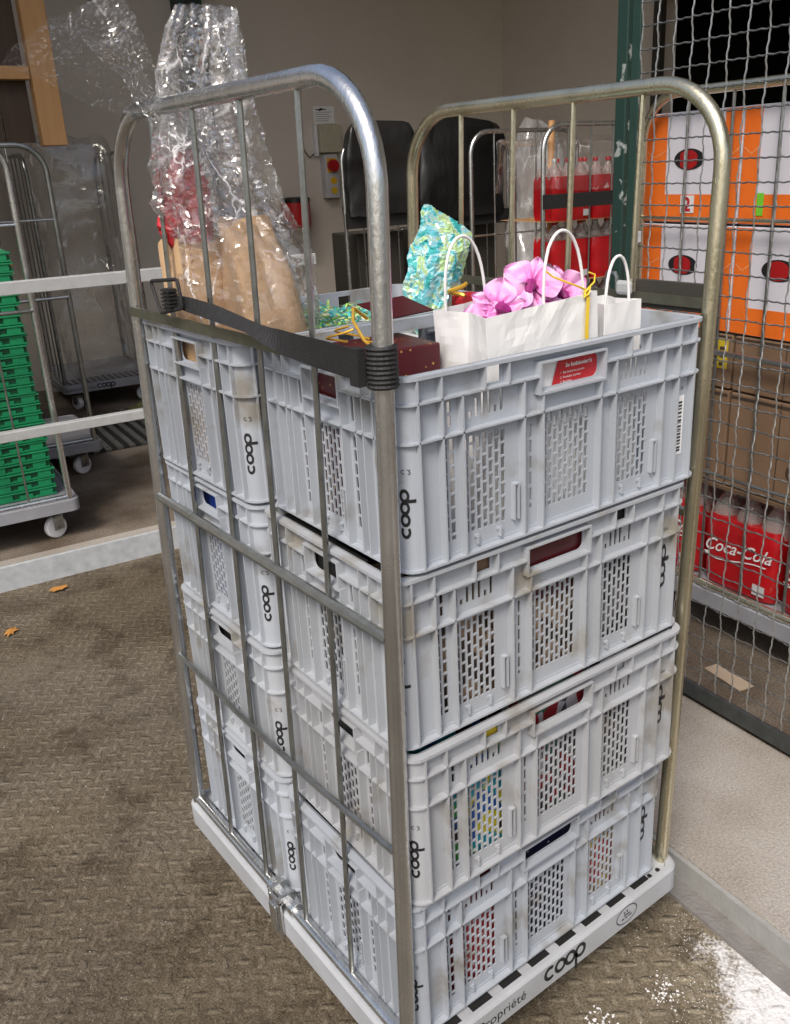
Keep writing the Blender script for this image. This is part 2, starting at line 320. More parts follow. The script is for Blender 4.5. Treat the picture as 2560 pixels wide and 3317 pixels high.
M['blue'] = pmat('blue_card', (.01, .05, .30), .5)
def ground_mat():
    m, nt, b = new_mat('yard_ground'); L = nt.links.new; b.inputs['Roughness'].default_value = .95; b.inputs['Specular IOR Level'].default_value = .08
    tc = N(nt, 'ShaderNodeTexCoord'); O = tc.outputs['Object']
    def nz(s, d=6, dist=0.0, src=O):
        n = N(nt, 'ShaderNodeTexNoise'); n.inputs['Scale'].default_value = s; n.inputs['Detail'].default_value = d; n.inputs['Distortion'].default_value = dist; L(src, n.inputs['Vector']); return n.outputs['Fac']
    def ramp(f, stops):
        r = N(nt, 'ShaderNodeValToRGB'); e = r.color_ramp.elements
        e[0].position, e[0].color = stops[0][0], (*stops[0][1], 1); e[1].position, e[1].color = stops[-1][0], (*stops[-1][1], 1)
        for p, c in stops[1:-1]: x = e.new(p); x.color = (*c, 1)
        L(f, r.inputs[0]); return r.outputs[0]
    def mix(f, a, c, mode='MIX'):
        x = N(nt, 'ShaderNodeMix', data_type='RGBA', blend_type=mode)
        if isinstance(f, float): x.inputs[0].default_value = f
        else: L(f, x.inputs[0])
        L(a, x.inputs[6]); L(c, x.inputs[7]); return x.outputs[2]
    mp = N(nt, 'ShaderNodeMapping'); mp.inputs['Scale'].default_value = (1.0, .6, 1); mp.inputs['Rotation'].default_value = (0, 0, R_(35)); L(O, mp.inputs[0])
    fine = nz(210, 5); mid = nz(60, 5, .8, mp.outputs[0]); big = nz(2.2, 5); huge = nz(.9, 3)
    base = ramp(fine, [(.28, (.080, .064, .045)), (.5, (.152, .125, .091)), (.76, (.25, .212, .162))])
    moss = ramp(fine, [(.28, (.092, .074, .048)), (.55, (.185, .155, .108)), (.78, (.275, .238, .175))])
    grey = ramp(fine, [(.28, (.105, .090, .070)), (.55, (.19, .166, .132)), (.8, (.31, .28, .235))])
    bigr = ramp(big, [(.42, (0, 0, 0)), (.66, (1, 1, 1))]); huger = ramp(huge, [(.4, (0, 0, 0)), (.62, (1, 1, 1))])
    c1 = mix(bigr, base, moss); c2 = mix(huger, c1, grey)
    pale_tan = ramp(fine, [(.28, (.15, .125, .085)), (.5, (.275, .238, .175)), (.76, (.40, .36, .29))])  # paler tone, mixed in around a spot near the kerb
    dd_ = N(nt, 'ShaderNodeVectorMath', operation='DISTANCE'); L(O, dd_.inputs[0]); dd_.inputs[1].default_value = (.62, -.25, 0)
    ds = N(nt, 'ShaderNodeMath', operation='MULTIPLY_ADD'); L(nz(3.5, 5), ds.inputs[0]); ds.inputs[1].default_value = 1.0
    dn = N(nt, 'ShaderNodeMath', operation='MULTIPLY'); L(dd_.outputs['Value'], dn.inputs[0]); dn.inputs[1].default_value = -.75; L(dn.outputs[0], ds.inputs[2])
    c2 = mix(ramp(ds.outputs[0], [(-.0, (0, 0, 0)), (.32, (1, 1, 1))]), c2, pale_tan)
    # worn raised tread pattern: short bars in alternating directions
    mq = N(nt, 'ShaderNodeMapping'); mq.inputs['Scale'].default_value = (26, 26, 0); mq.inputs['Rotation'].default_value = (0, 0, R_(38))
    wv = N(nt, 'ShaderNodeTexNoise'); wv.inputs['Scale'].default_value = 9; L(O, wv.inputs['Vector'])
    wm = N(nt, 'ShaderNodeVectorMath', operation='MULTIPLY_ADD'); L(wv.outputs['Color'], wm.inputs[0]); wm.inputs[1].default_value = (.012, .012, 0); L(O, wm.inputs[2]); L(wm.outputs[0], mq.inputs[0])
    sp = N(nt, 'ShaderNodeSeparateXYZ'); L(mq.outputs[0], sp.inputs[0])
    def mth(op, a_, b_=None, c_=None):
        n = N(nt, 'ShaderNodeMath', operation=op)
        for i, v_ in enumerate((a_, b_, c_)):
            if v_ is None: continue
            if isinstance(v_, (int, float)): n.inputs[i].default_value = v_
            else: L(v_, n.inputs[i])
        return n.outputs[0]
    fl = mth('ADD', mth('FLOOR', sp.outputs[0]), mth('FLOOR', sp.outputs[1])); par = mth('FLOORED_MODULO', fl, 2.0)
    fu = mth('SUBTRACT', mth('FRACT', sp.outputs[0]), .5); fv = mth('SUBTRACT', mth('FRACT', sp.outputs[1]), .5)
    u2 = mth('MULTIPLY', fu, fu); v2 = mth('MULTIPLY', fv, fv)
    d0 = mth('MULTIPLY_ADD', u2, 3.2, mth('MULTIPLY', v2, 24.0)); d1 = mth('MULTIPLY_ADD', v2, 3.2, mth('MULTIPLY', u2, 24.0))
    dd = mth('ADD', mth('MULTIPLY', d0, par), mth('MULTIPLY', d1, mth('SUBTRACT', 1.0, par)))
    tread = mth('SUBTRACT', 1.0, mth('MINIMUM', dd, 1.0)); wear = ramp(nz(2.6, 5), [(.32, (.22, .22, .22)), (.60, (1, 1, 1))])
    tw = mth('MULTIPLY', tread, wear)
    dent = ramp(mid, [(.34, (.52, .50, .48)), (.52, (1, 1, 1))])
    c3 = mix(.5, c2, dent, 'MULTIPLY')
    tr = ramp(tw, [(.0, (.80, .785, .765)), (.45, (1, 1, 1))]); c4 = mix(1.0, c3, tr, 'MULTIPLY')
    st1 = ramp(nz(1.5, 7, .6), [(.40, (.60, .58, .56)), (.56, (1, 1, 1))]); st2 = ramp(nz(7, 8, .4), [(.36, (.62, .60, .58)), (.46, (1, 1, 1))])
    c4 = mix(.85, mix(.8, c4, st1, 'MULTIPLY'), st2, 'MULTIPLY')
    gri = ramp(nz(420, 2), [(.66, (0, 0, 0)), (.74, (.7, .7, .7))]); gw_ = N(nt, 'ShaderNodeRGB'); gw_.outputs[0].default_value = (.48, .45, .40, 1)
    c4 = mix(gri, c4, gw_.outputs[0])
    # dried salt residue caught beside the kerb: a stain with its own ragged outline
    dv = N(nt, 'ShaderNodeVectorMath', operation='DISTANCE'); L(O, dv.inputs[0]); dv.inputs[1].default_value = (.84, -.42, 0)
    sd = mth('SUBTRACT', mth('MULTIPLY_ADD', nz(6, 6), .40, mth('MULTIPLY_ADD', nz(36, 4), .20, mth('MULTIPLY', nz(150, 2), .22))), mth('MULTIPLY_ADD', dv.outputs['Value'], .95, .085))
    sm = ramp(sd, [(.0, (0, 0, 0)), (.10, (.95, .95, .95))]); sw_ = N(nt, 'ShaderNodeRGB'); sw_.outputs[0].default_value = (.70, .70, .71, 1)
    L(mix(sm, c4, sw_.outputs[0]), b.inputs['Base Color'])
    ad = mth('MULTIPLY_ADD', tw, .62, mth('MULTIPLY_ADD', fine, .30, mth('MULTIPLY', mid, .55)))
    bp = N(nt, 'ShaderNodeBump'); bp.inputs['Strength'].default_value = .75; bp.inputs['Distance'].default_value = .010; L(ad, bp.inputs['Height']); L(bp.outputs[0], b.inputs['Normal'])
    return m
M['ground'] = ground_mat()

# ------------------------------------------------------------------ setting: ground, slab, steel edge, walls, roof
SZ = .07
def gz(x, y):
    t = Vector((x, y, 0)).dot(E2); return -0.035 * max(0.0, min(1.0, (t - .6) / 2.2))
g = MB(); xs = [-60, -20, -8, -4] + [-3 + .25*i for i in range(25)] + [4, 8, 20, 60]; ys = [-60, -20, -8, -4] + [-3 + .25*i for i in range(29)] + [6, 10, 20, 60]
for y in ys:
    for x in xs: g.v.append((x, y, gz(x, y)))
nx = len(xs)
for j in range(len(ys)-1):
    for i in range(nx-1): g.f.append((j*nx+i, j*nx+i+1, (j+1)*nx+i+1, (j+1)*nx+i))
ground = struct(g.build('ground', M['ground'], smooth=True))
FSX = 1.312; SE, TE = .815, 2.90                      # slab edges (building axes)
def bmat(s=0, t=0, z=0): return Matrix.Translation(W2(s, t, z)) @ Matrix.Rotation(TH, 4, 'Z')
def concrete_mat(name, c0, c1, c2, dirt):
    m, nt, b = new_mat(name); L = nt.links.new; b.inputs['Roughness'].default_value = .95; b.inputs['Specular IOR Level'].default_value = .1
    tc = N(nt, 'ShaderNodeTexCoord'); O = tc.outputs['Object']
    def nz(s_, d=6):
        n = N(nt, 'ShaderNodeTexNoise'); n.inputs['Scale'].default_value = s_; n.inputs['Detail'].default_value = d; L(O, n.inputs['Vector']); return n.outputs['Fac']
    f = nz(170, 4); g_ = nz(3.0, 7)
    r = N(nt, 'ShaderNodeValToRGB'); e = r.color_ramp.elements; e[0].position = .30; e[0].color = (*c0, 1); e[1].position = .75; e[1].color = (*c2, 1); x = e.new(.52); x.color = (*c1, 1); L(f, r.inputs[0])
    r2 = N(nt, 'ShaderNodeValToRGB'); e = r2.color_ramp.elements; e[0].position = .38; e[0].color = (*dirt, 1); e[1].position = .62; e[1].color = (1, 1, 1, 1); L(g_, r2.inputs[0])
    mx = N(nt, 'ShaderNodeMix', data_type='RGBA', blend_type='MULTIPLY'); mx.inputs[0].default_value = 1; L(r.outputs[0], mx.inputs[6]); L(r2.outputs[0], mx.inputs[7]); L(mx.outputs[2], b.inputs['Base Color'])
    bp = N(nt, 'ShaderNodeBump'); bp.inputs['Strength'].default_value = .5; bp.inputs['Distance'].default_value = .004; L(f, bp.inputs['Height']); L(bp.outputs[0], b.inputs['Normal']); return m
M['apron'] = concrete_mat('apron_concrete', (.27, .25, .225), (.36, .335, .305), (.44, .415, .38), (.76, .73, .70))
M['roomfloor'] = concrete_mat('room_concrete', (.10, .085, .068), (.20, .17, .138), (.30, .26, .215), (.55, .50, .46))  # darker than the apron: dirt plus roof shadow put into the colour
slab = struct(MB().box(SE, -6, -.2, FSX, TE, SZ).xf(bmat()).build('apron_slab', M['apron']))
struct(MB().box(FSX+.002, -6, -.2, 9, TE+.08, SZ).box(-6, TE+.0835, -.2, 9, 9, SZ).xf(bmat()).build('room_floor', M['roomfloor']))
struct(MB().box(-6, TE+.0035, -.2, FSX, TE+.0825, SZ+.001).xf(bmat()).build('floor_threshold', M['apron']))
MB().box(-6, TE-.004, -.12, SE+.3, TE+.012, SZ+.004).xf(bmat()).build('steel_edge', M['galv_sheet'], slab, bevel=.002)
MB().box(SE-.012, -6, -.06, SE+.03, TE-.006, SZ-.004).xf(bmat()).build('kerb_strip', pmat('kerb_concrete', (.33, .33, .32), .85, 0, (.25, .25, .24), 20, .8, .2, 120), slab)
MB().box(SE-.06, -6, -.06, SE-.0125, TE-.006, .010).xf(bmat()).build('kerb_foot', pmat('kerb_foot_concrete', (.23, .22, .21), .9, 0, (.15, .14, .13), 20, .8, .3, 120), slab)
# dark crack lines in the yard
cr = MB()
def crack(pts, w=.0016):
    out = []
    for (a, b) in zip(pts, pts[1:]):
        for i in range(8):
            k = i/8; x = a[0]+(b[0]-a[0])*k; y = a[1]+(b[1]-a[1])*k
            out.append((x + random.uniform(-.007, .007), y + random.uniform(-.007, .007)))
    v, f = strip2d([out], w); n = len(cr.v)
    cr.v += [(p.x, p.y, gz(p.x, p.y) + .003) for p in v]; cr.f += [tuple(n+i for i in q) for q in f]
crack([(-.068, .997), (-.109, .609), (-.088, .421)], .0012); crack([(-.088, .421), (-.167, .398)], .0010)
cr.build('crack', pmat('crack_dirt', (.07, .058, .045), .95), ground)
WT, WS = 6.4, 5.03
def wall(name, label, s0, t0, s1, t1, z0, z1, mat=None):
    o = MB().box(s0, t0, z0, s1, t1, z1).xf(bmat()).build(name, mat or M['concrete_wall']); return tag(o, label, 'wall')
wall('back_wall', 'grey-brown rendered rear wall carrying the switch box and red bin', -6, WT, WS, WT+.2, SZ-.01, 3.9)
wall('side_wall', 'grey-brown rendered wall right of the room corner, beside dark doorway', WS+.003, 4.46, WS+.2, WT+.2, SZ-.01, 3.9)
wall('side_wall', 'wall beyond the dark doorway behind the mesh fence', WS+.003, -5, WS+.2, 1.4, SZ-.01, 3.9)
wall('door_lintel', 'rendered lintel above the dark doorway behind the mesh fence', WS+.003, 1.403, WS+.2, 4.457, 2.75, 3.9)
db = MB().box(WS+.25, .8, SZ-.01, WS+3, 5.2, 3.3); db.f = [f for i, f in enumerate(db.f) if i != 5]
tag(db.xf(bmat()).build('dark_storeroom', M['dark']), 'black unlit storeroom seen through doorway behind mesh fence', 'room')  # the unlit dark of the room is put into a near-black colour
roof = struct(MB().box(-6, 4.3, 3.9, 9, 9, 4.1).box(-6, 3.05, 3.3, .95, 4.297, 3.5).box(2.1, -6, 3.9, 9, 4.297, 4.1).xf(bmat()).build('shade_ceiling', pmat('ceiling_concrete', (.35, .33, .30), .9)))  # unseen overhead slabs, laid out to shade the interior below
wall('side_wall', 'unseen grey side wall added at far left to darken the store room', -1.75, 3.1, -1.6, WT-.003, SZ-.01, 3.3)  # out-of-view wall, put in to darken the left interior
# dark doorway jamb
jm = thing('door_frame', 'dark steel door frame at the edge of the black doorway', 'door frame')
MB().box(WS-.05, 4.38, SZ, WS+.0, 4.46, 2.75).xf(bmat()).build('jamb', M['dark_panel'], jm)
MB().box(WS-.05, 1.4, 2.7, WS+.0, 4.378, 2.78).xf(bmat()).build('head', M['dark_panel'], jm)

# column against the rear wall
cl = thing('steel_column', 'dark green steel column standing against the rear wall', 'column')
MB().box(1.93, 6.22, SZ, 1.99, 6.39, 3.29).box(2.06, 6.22, SZ, 2.115, 6.39, 3.29).xf(bmat()).build('flange', M['green_paint'], cl)
MB().box(1.99, 6.28, SZ, 2.06, 6.33, 3.29).xf(bmat()).build('web', M['dark_panel'], cl)

# timber partition at the left
tp = thing('plank_partition', 'dark brown plank partition behind the green crates at left', 'partition')
for i in range(9):
    x1 = .44 - i*.145
    MB().box(x1-.14, 4.30, 1.78 if i < 3 else SZ, x1, 4.325+random.uniform(0, .006), 3.25).xf(bmat()).build('plank', M['brownwood'], tp, bevel=.002)
ti = thing('timber_post', 'pale pine post with cut lower end and short cross rail', 'timber')
MB().box(.455, 4.20, 1.76, .575, 4.29, 3.28).xf(bmat()).build('post', M['wood'], ti, bevel=.004)
MB().box(-.8, 4.22, 2.07, .452, 4.29, 2.13).xf(bmat()).build('cross_rail', M['wood'], ti, bevel=.003)
MB().box(-.8, 4.22, 1.14, .2, 4.29, 1.22).xf(bmat()).build('cross_rail', M['wood'], ti, bevel=.003)

# guard rail
gr = thing('guard_rail', 'grey flat guard rail with two bars above galvanised floor edge', 'railing')
MB().box(-5, TE-.03, 1.178, 1.30, TE+.012, 1.228).xf(bmat()).build('top_rail', M['rail'], gr, bevel=.003)
MB().box(-5, TE-.03, .605, 1.30, TE+.012, .645).xf(bmat()).build('middle_rail', M['rail'], gr, bevel=.003)
MB().box(1.25, TE-.02, SZ+.001, 1.295, TE+.025, 1.2).xf(bmat()).build('rail_post', M['rail'], gr, bevel=.003)

# ------------------------------------------------------------------ roll container builder
def hoop_pts(L, H, z0, rad, lean=0.0, x=0.0, n=9):
    p = [(0, z0), (0, (z0+H)/2), (0, H-rad)]
    p += [(rad-rad*math.cos(R_(a)), H-rad+rad*math.sin(R_(a))) for a in [90*i/n for i in range(1, n+1)]]
    p += [(L-rad+rad*math.sin(R_(a)), H-rad+rad*math.cos(R_(a))) for a in [90*i/n for i in range(0, n+1)]]
    p += [(L, (z0+H)/2), (L, z0)]
    return [(x+lean*(z-.2), y, z) for y, z in p]
def caster(parent, x, y, ang, r=.05):
    f = MB(); f.box(-.022, -.02, .075, .022, .02, .105).box(-.026, -.016, .042, -.021, .03, .1).box(.021, -.016, .042, .026, .03, .1)
    f.tube([(-.028, .012, .05), (.028, .012, .05)], .006, 8)
    Mx = Matrix.Translation((x, y, 0)) @ Matrix.Rotation(ang, 4, 'Z')
    fo = f.xf(Mx).build('caster_fork', M['galv_bar'], parent)
    w = MB(); w.lathe([(.012, -.017), (.040, -.017), (.046, -.016), (.05, -.011), (.05, .011), (.046, .016), (.040, .017), (.012, .017)], 24, (0, .012, .05), 'x').xf(Mx)
    w.build('wheel', M['white_plastic'], fo, smooth=True)
def deck_mesh(x0, x1, y0, y1, z0, z1, rad=.03):
    pl = []
    for cx, cy, a0 in ((x1-rad, y0+rad, -90), (x1-rad, y1-rad, 0), (x0+rad, y1-rad, 90), (x0+rad, y0+rad, 180)):
        for i in range(6): a = R_(a0+18*i); pl.append((cx+rad*math.cos(a), cy+rad*math.sin(a)))
    b = MB(); n = len(pl)
    def sc(d): 
        cx, cy = (x0+x1)/2, (y0+y1)/2; fx = 1-2*d/(x1-x0); fy = 1-2*d/(y1-y0)
        return [(cx+(p[0]-cx)*fx, cy+(p[1]-cy)*fy) for p in pl]
    lev = [(sc(.008), z0), (pl, z0+.004), (pl, z1-.005), (sc(.003), z1-.001), (sc(.006), z1), (sc(.014), z1), (sc(.016), z1-.006)]
    for P, z in lev: b.v += [(p[0], p[1], z) for p in P]
    for k in range(len(lev)-1):
        for i in range(n): b.f.append((k*n+i, k*n+(i+1) % n, (k+1)*n+(i+1) % n, (k+1)*n+i))
    b.f.append(tuple(reversed(range(n)))); b.f.append(tuple((len(lev)-1)*n+i for i in range(n)))
    return b
def cart(name, label, loc, rz, L=.82, W=.67, H=1.688, lean=(0.0, 0.0), mats=None, deckm=None, group=None, nb=4, hbars=(1.34, .96, .59), detail=False, wheels=(0, 1, 2, 3), hooph=(0, 1)):
    c = thing(name, label, 'roll container', loc, rz, group); DT = .19
    deckm = deckm or M['deck_dark']; mats = mats or (M['galv'], M['galv'])
    d = deck_mesh(-.02, W+.02, -.038, L+.03, DT-.055, DT+.004, .035)
    c_deck = d.build('deck', deckm, c)
    wp = [(.08, .06, .4), (W-.07, .06, 1.2), (.08, L-.06, .9), (W-.07, L-.06, 2.2)]
    for i in wheels: caster(c, *wp[i])
    for hi in hooph:
        x = 0 if hi == 0 else W; ln = lean[hi]; mt = mats[hi]
        h = MB().tube(hoop_pts(L, H, DT-.03, .13, ln, x), .0135, 14).build('hoop_frame', mt, c, smooth=True)
        bm_ = M['galv_bar'] if hi == 0 else mt
        for i in range(nb):
            y = L*(i+1)/(nb+1) if nb != 4 else .16*(i+1)+.008
            MB().tube([(x+ln*(DT-.2), y, DT+.005), (x+ln*(H-.2), y, H-.008)], .0048 if hi == 0 else .0055, 8).build('bar', bm_, h, smooth=True)
        for k, z in enumerate(hbars):
            xx = x + ln*(z-.2) + (-.006 if hi == 0 else .006)
            if k == 0 and detail:
                MB().box(xx-.0105, .004, z-.009, xx-.006, L-.004, z+.009).build('flat_bar', M['flatbar'], h)
            else:
                sag = .006 if k == 2 else 0
                MB().tube([(xx, .004, z), (xx-.004*(k == 2), L*.3, z-sag), (xx-.004*(k == 2), L*.65, z-sag), (xx, L-.004, z)], .009 if k == 1 else .0058, 8).build('cross_bar', bm_ if k else mt, h, smooth=True)
        MB().tube([(x, .0, DT+.012), (x, L, DT+.012)], .012, 10).build('bottom_tube', mt, h, smooth=True)
    return c

# main container
main = cart('roll_container', 'galvanised roll container loaded with grey crates in the foreground', (0, 0, 0), 0, lean=(.0268, .0341), mats=(M['galv'], M['zinc']), deckm=M['deck'], detail=True)
deck = [o for o in main.children if o.name.startswith('deck')][0]
def on_front(u, v): return (u, -.0386, v)
s = .0345; decal('logo_print', COOP, .22, lambda x, y: on_front(.283+x*s*.92, .152+y*s), M['blackp'], deck)
text_obj('lettering', 'Eigentum/Propriété', .030, Matrix.Translation((.002, -.0386, .155)) @ Matrix.Rotation(R_(90), 4, 'X'), M['blackp'], deck, bold=.0)
el = [(.515+.030*math.cos(R_(a)), .168+.020*math.sin(R_(a))) for a in range(0, 361, 15)]
decal('logo_ring', [el], .0022, lambda x, y: on_front(x, y), M['blackp'], deck)
decal('logo_marks', [[(.506, .177), (.510, .173)], [(.516, .179), (.516, .173)], [(.500, .161), (.507, .161)], [(.510, .161), (.517, .161)], [(.520, .161), (.530, .162)], [(.507, .168), (.524, .168)]], .0035, lambda x, y: on_front(x, y), M['blackp'], deck)
# flat dark plates painted as the shade in holes along the deck's open side and edges
for i in range(8):
    x = .055+i*.072
    MB().box(x, -.020, .1870, x+.046, .004, .1888).build('deck_slot', M['dark'], deck)
for x in (.585, .612, .638): MB().lathe([(.0052, .1870), (.0052, .1890)], 12, (x, -.016, 0)).build('deck_hole', M['dark'], deck)
for i in range(9):
    y = .05+i*.09
    MB().lathe([(.005, .1870), (.005, .1890)], 10, (.022, y, 0)).build('deck_hole', M['dark'], deck)
br = MB(); br.box(-.028, .385, .13, -.021, .43, .225).box(-.028, .385, .215, .012, .392, .235).box(-.028, .423, .215, .012, .43, .235).box(-.034, .395, .15, -.028, .42, .21)
br.tube([(.0, .36, .207), (.0, .46, .207)], .0165, 12)
br.build('locking_bracket', M['galv'], main, bevel=.002)
MB().box(.709, .012, 1.322, .714, .160, 1.372).build('data_plate', M['dark_panel'], main, bevel=.002)
ck = MB(); ck.tube([(.695, .215, 1.335), (.695, .216, 1.374), (.695, .213, 1.381), (.695, .196, 1.381), (.695, .192, 1.374), (.695, .190, 1.35)], .0035, 8)
ck.build('strap_hook', M['galv_bar'], main, smooth=True)
MB().box(.688, .155, 1.343, .700, .190, 1.369).build('strap_clip', M['rail'], main, bevel=.006)

# elastic strap
st = thing('elastic_strap', 'black elastic strap twisted across the left frame of the roll container', 'strap')
prof = [(.575, 1.380, .010, 0), (.52, 1.379, .012, 12), (.44, 1.3755, .0105, 45), (.37, 1.370, .0075, 75), (.30, 1.364, .0052, 88), (.26, 1.3585, .009, 60), (.22, 1.354, .0155, 25), (.17, 1.351, .018, 8), (.10, 1.349, .020, 0), (.022, 1.347, .020, 0)]
sb = MB(); fine = []
for a, b in zip(prof, prof[1:]):
    for k in range(5): fine.append(tuple(a[i]+(b[i]-a[i])*k/5 for i in range(4)))
fine.append(prof[-1])
for y, z, hw, an in fine:
    dx, dz = math.sin(R_(an))*.02, math.cos(R_(an)); xx = .006+.0268*(z-.2)-.030
    up = Vector((dx*1.0, 0, 1)).normalized()*hw
    for sgn, th in ((1, 0), (1, .002), (-1, .002), (-1, 0)): sb.v.append((xx-th+dx*sgn*.5, y, z+sgn*hw))
for i in range(len(fine)-1):
    for j in range(4): a = i*4+j; b = i*4+(j+1) % 4; sb.f.append((a, b, b+4, a+4))
sb.build('band', M['black'], st, smooth=False)
slv = MB(); pr_ = []
for i in range(9): pr_ += [(.0195, 1.318+i*.006), (.0215, 1.321+i*.006), (.0195, 1.3235+i*.006)]
slv.lathe(pr_, 18, (.0268*1.145-.002, 0, 0)); slv.box(-.004, .006, 1.322, .008, .026, 1.370); slv.build('sleeve', M['black'], st, smooth=False)
bk = MB(); X0 = .0
bk.tube([(X0, .651, 1.405), (X0, .648, 1.4095), (X0, .640, 1.4105), (X0, .545, 1.419), (X0, .538, 1.418), (X0, .5355, 1.412), (X0, .529, 1.381), (X0, .530, 1.375), (X0, .537, 1.372), (X0, .615, 1.3575), (X0, .623, 1.357), (X0, .627, 1.362)], .0032, 8, closed=True); bk.build('wire_loop', M['black'], st, smooth=True)
bk2 = MB(); bk2.box(X0-.006, .565, 1.364, X0+.008, .59, 1.402)
for i in range(6): bk2.box(X0-.009, .562, 1.366+i*.0062, X0+.008, .594, 1.369+i*.0062)
bk2.build('buckle', M['black'], st)

# ------------------------------------------------------------------ plastic crates
HX, HY, CR, INS, CH = .318, .203, .030, .0135, .2765
INC = .007   # recess of the corner shells
def rrect(hx, hy, r, n=5):
    p = []
    for cx, cy, a0 in ((hx-r, -hy+r, -90), (hx-r, hy-r, 0), (-hx+r, hy-r, 90), (-hx+r, -hy+r, 180)):
        for i in range(n+1): a = R_(a0+90*i/n); p.append((cx+r*math.cos(a), cy+r*math.sin(a)))
    return p
def ring(b, z0, z1, o, i_):
    """rounded-rectangle ring between outward inset o and inner inset i_"""
    P = rrect(HX-o, HY-o, max(.004, CR-o)); Q = rrect(HX-i_, HY-i_, max(.004, CR-i_)); n = len(P); k = len(b.v)
    b.v += [(p[0], p[1], z0) for p in P] + [(p[0], p[1], z1) for p in P] + [(p[0], p[1], z1) for p in Q] + [(p[0], p[1], z0) for p in Q]
    for j in range(n):
        j2 = (j+1) % n
        for a in range(4): b.f.append((k+a*n+j, k+a*n+j2, k+((a+1) % 4)*n+j2, k+((a+1) % 4)*n+j))
def arcs(b, z0, z1, o, i_, n=6):
    for cx, cy, a0 in ((HX-CR, -HY+CR, -90), (HX-CR, HY-CR, 0), (-HX+CR, HY-CR, 90), (-HX+CR, -HY+CR, 180)):
        k = len(b.v)
        for rr, z in ((CR-o, z0), (CR-o, z1), (CR-i_, z1), (CR-i_, z0)):
            for i in range(n+1): a = R_(a0+90*i/n); b.v.append((cx+rr*math.cos(a), cy+rr*math.sin(a), z))
        for i in range(n):
            for a in range(4): b.f.append((k+a*(n+1)+i, k+a*(n+1)+i+1, k+((a+1) % 4)*(n+1)+i+1, k+((a+1) % 4)*(n+1)+i))
def holed(fn, u0, u1, v0, v1, holes, th):
    us = sorted({round(x, 5) for h in holes for x in (h[0], h[2])} | {u0, u1}); b = MB()
    for a, c in zip(us, us[1:]):
        m = (a+c)/2; iv = sorted((h[1], h[3]) for h in holes if h[0] < m < h[2])
        z = v0
        segs = []
        for p, q_ in iv:
            if p > z: segs.append((z, p))
            z = max(z, q_)
        if z < v1: segs.append((z, v1))
        for p, q_ in segs:
            b.quad(fn(a, p, 0), fn(c, p, 0), fn(c, q_, 0), fn(a, q_, 0)); b.quad(fn(a, p, -th), fn(a, q_, -th), fn(c, q_, -th), fn(c, p, -th))
    for h in holes:
        a, p, c, q_ = h
        b.quad(fn(a, p, 0), fn(a, p, -th), fn(c, p, -th), fn(c, p, 0)); b.quad(fn(a, q_, 0), fn(c, q_, 0), fn(c, q_, -th), fn(a, q_, -th))
        b.quad(fn(a, p, 0), fn(a, q_, 0), fn(a, q_, -th), fn(a, p, -th)); b.quad(fn(c, p, 0), fn(c, p, -th), fn(c, q_, -th), fn(c, q_, 0))
    return b
def bricks(u0, n, pitch, v0, v1, hh=.0174, gap=.0032, w=.0082, phase=0):
    out = []
    for i in range(n):
        u = u0+i*pitch; z = v0 - (0 if (i+phase) % 2 == 0 else (hh+gap)/2)
        while z < v1-.005:
            a, c = max(z, v0), min(z+hh, v1)
            if c-a > .004: out.append((u, a, u+w, c))
            z += hh+gap
    return out
Z1, Z2 = -.037, -.090
def fillet(r, fn, hw, p=-.058, q_=-.021, k=.011):
    for sx, u in ((1, -hw), (-1, hw)):
        for sz, v in ((1, p), (-1, q_)):
            cu, cv = u+sx*k, v+sz*k; arc = [(cu-sx*k*math.cos(R_(a)), cv-sz*k*math.sin(R_(a))) for a in (0, 22, 45, 68, 90)]; pl = [(u, v)]+arc; n = len(r.v); m = len(pl)
            for d in (.0, -.0026): r.v += [tuple(fn(a, b_, d)) for a, b_ in pl]
            r.f.append(tuple(n+i for i in range(m))); r.f.append(tuple(n+m+i for i in reversed(range(m))))
            for i in range(1, m-1): r.f.append((n+i, n+i+1, n+m+i+1, n+m+i))
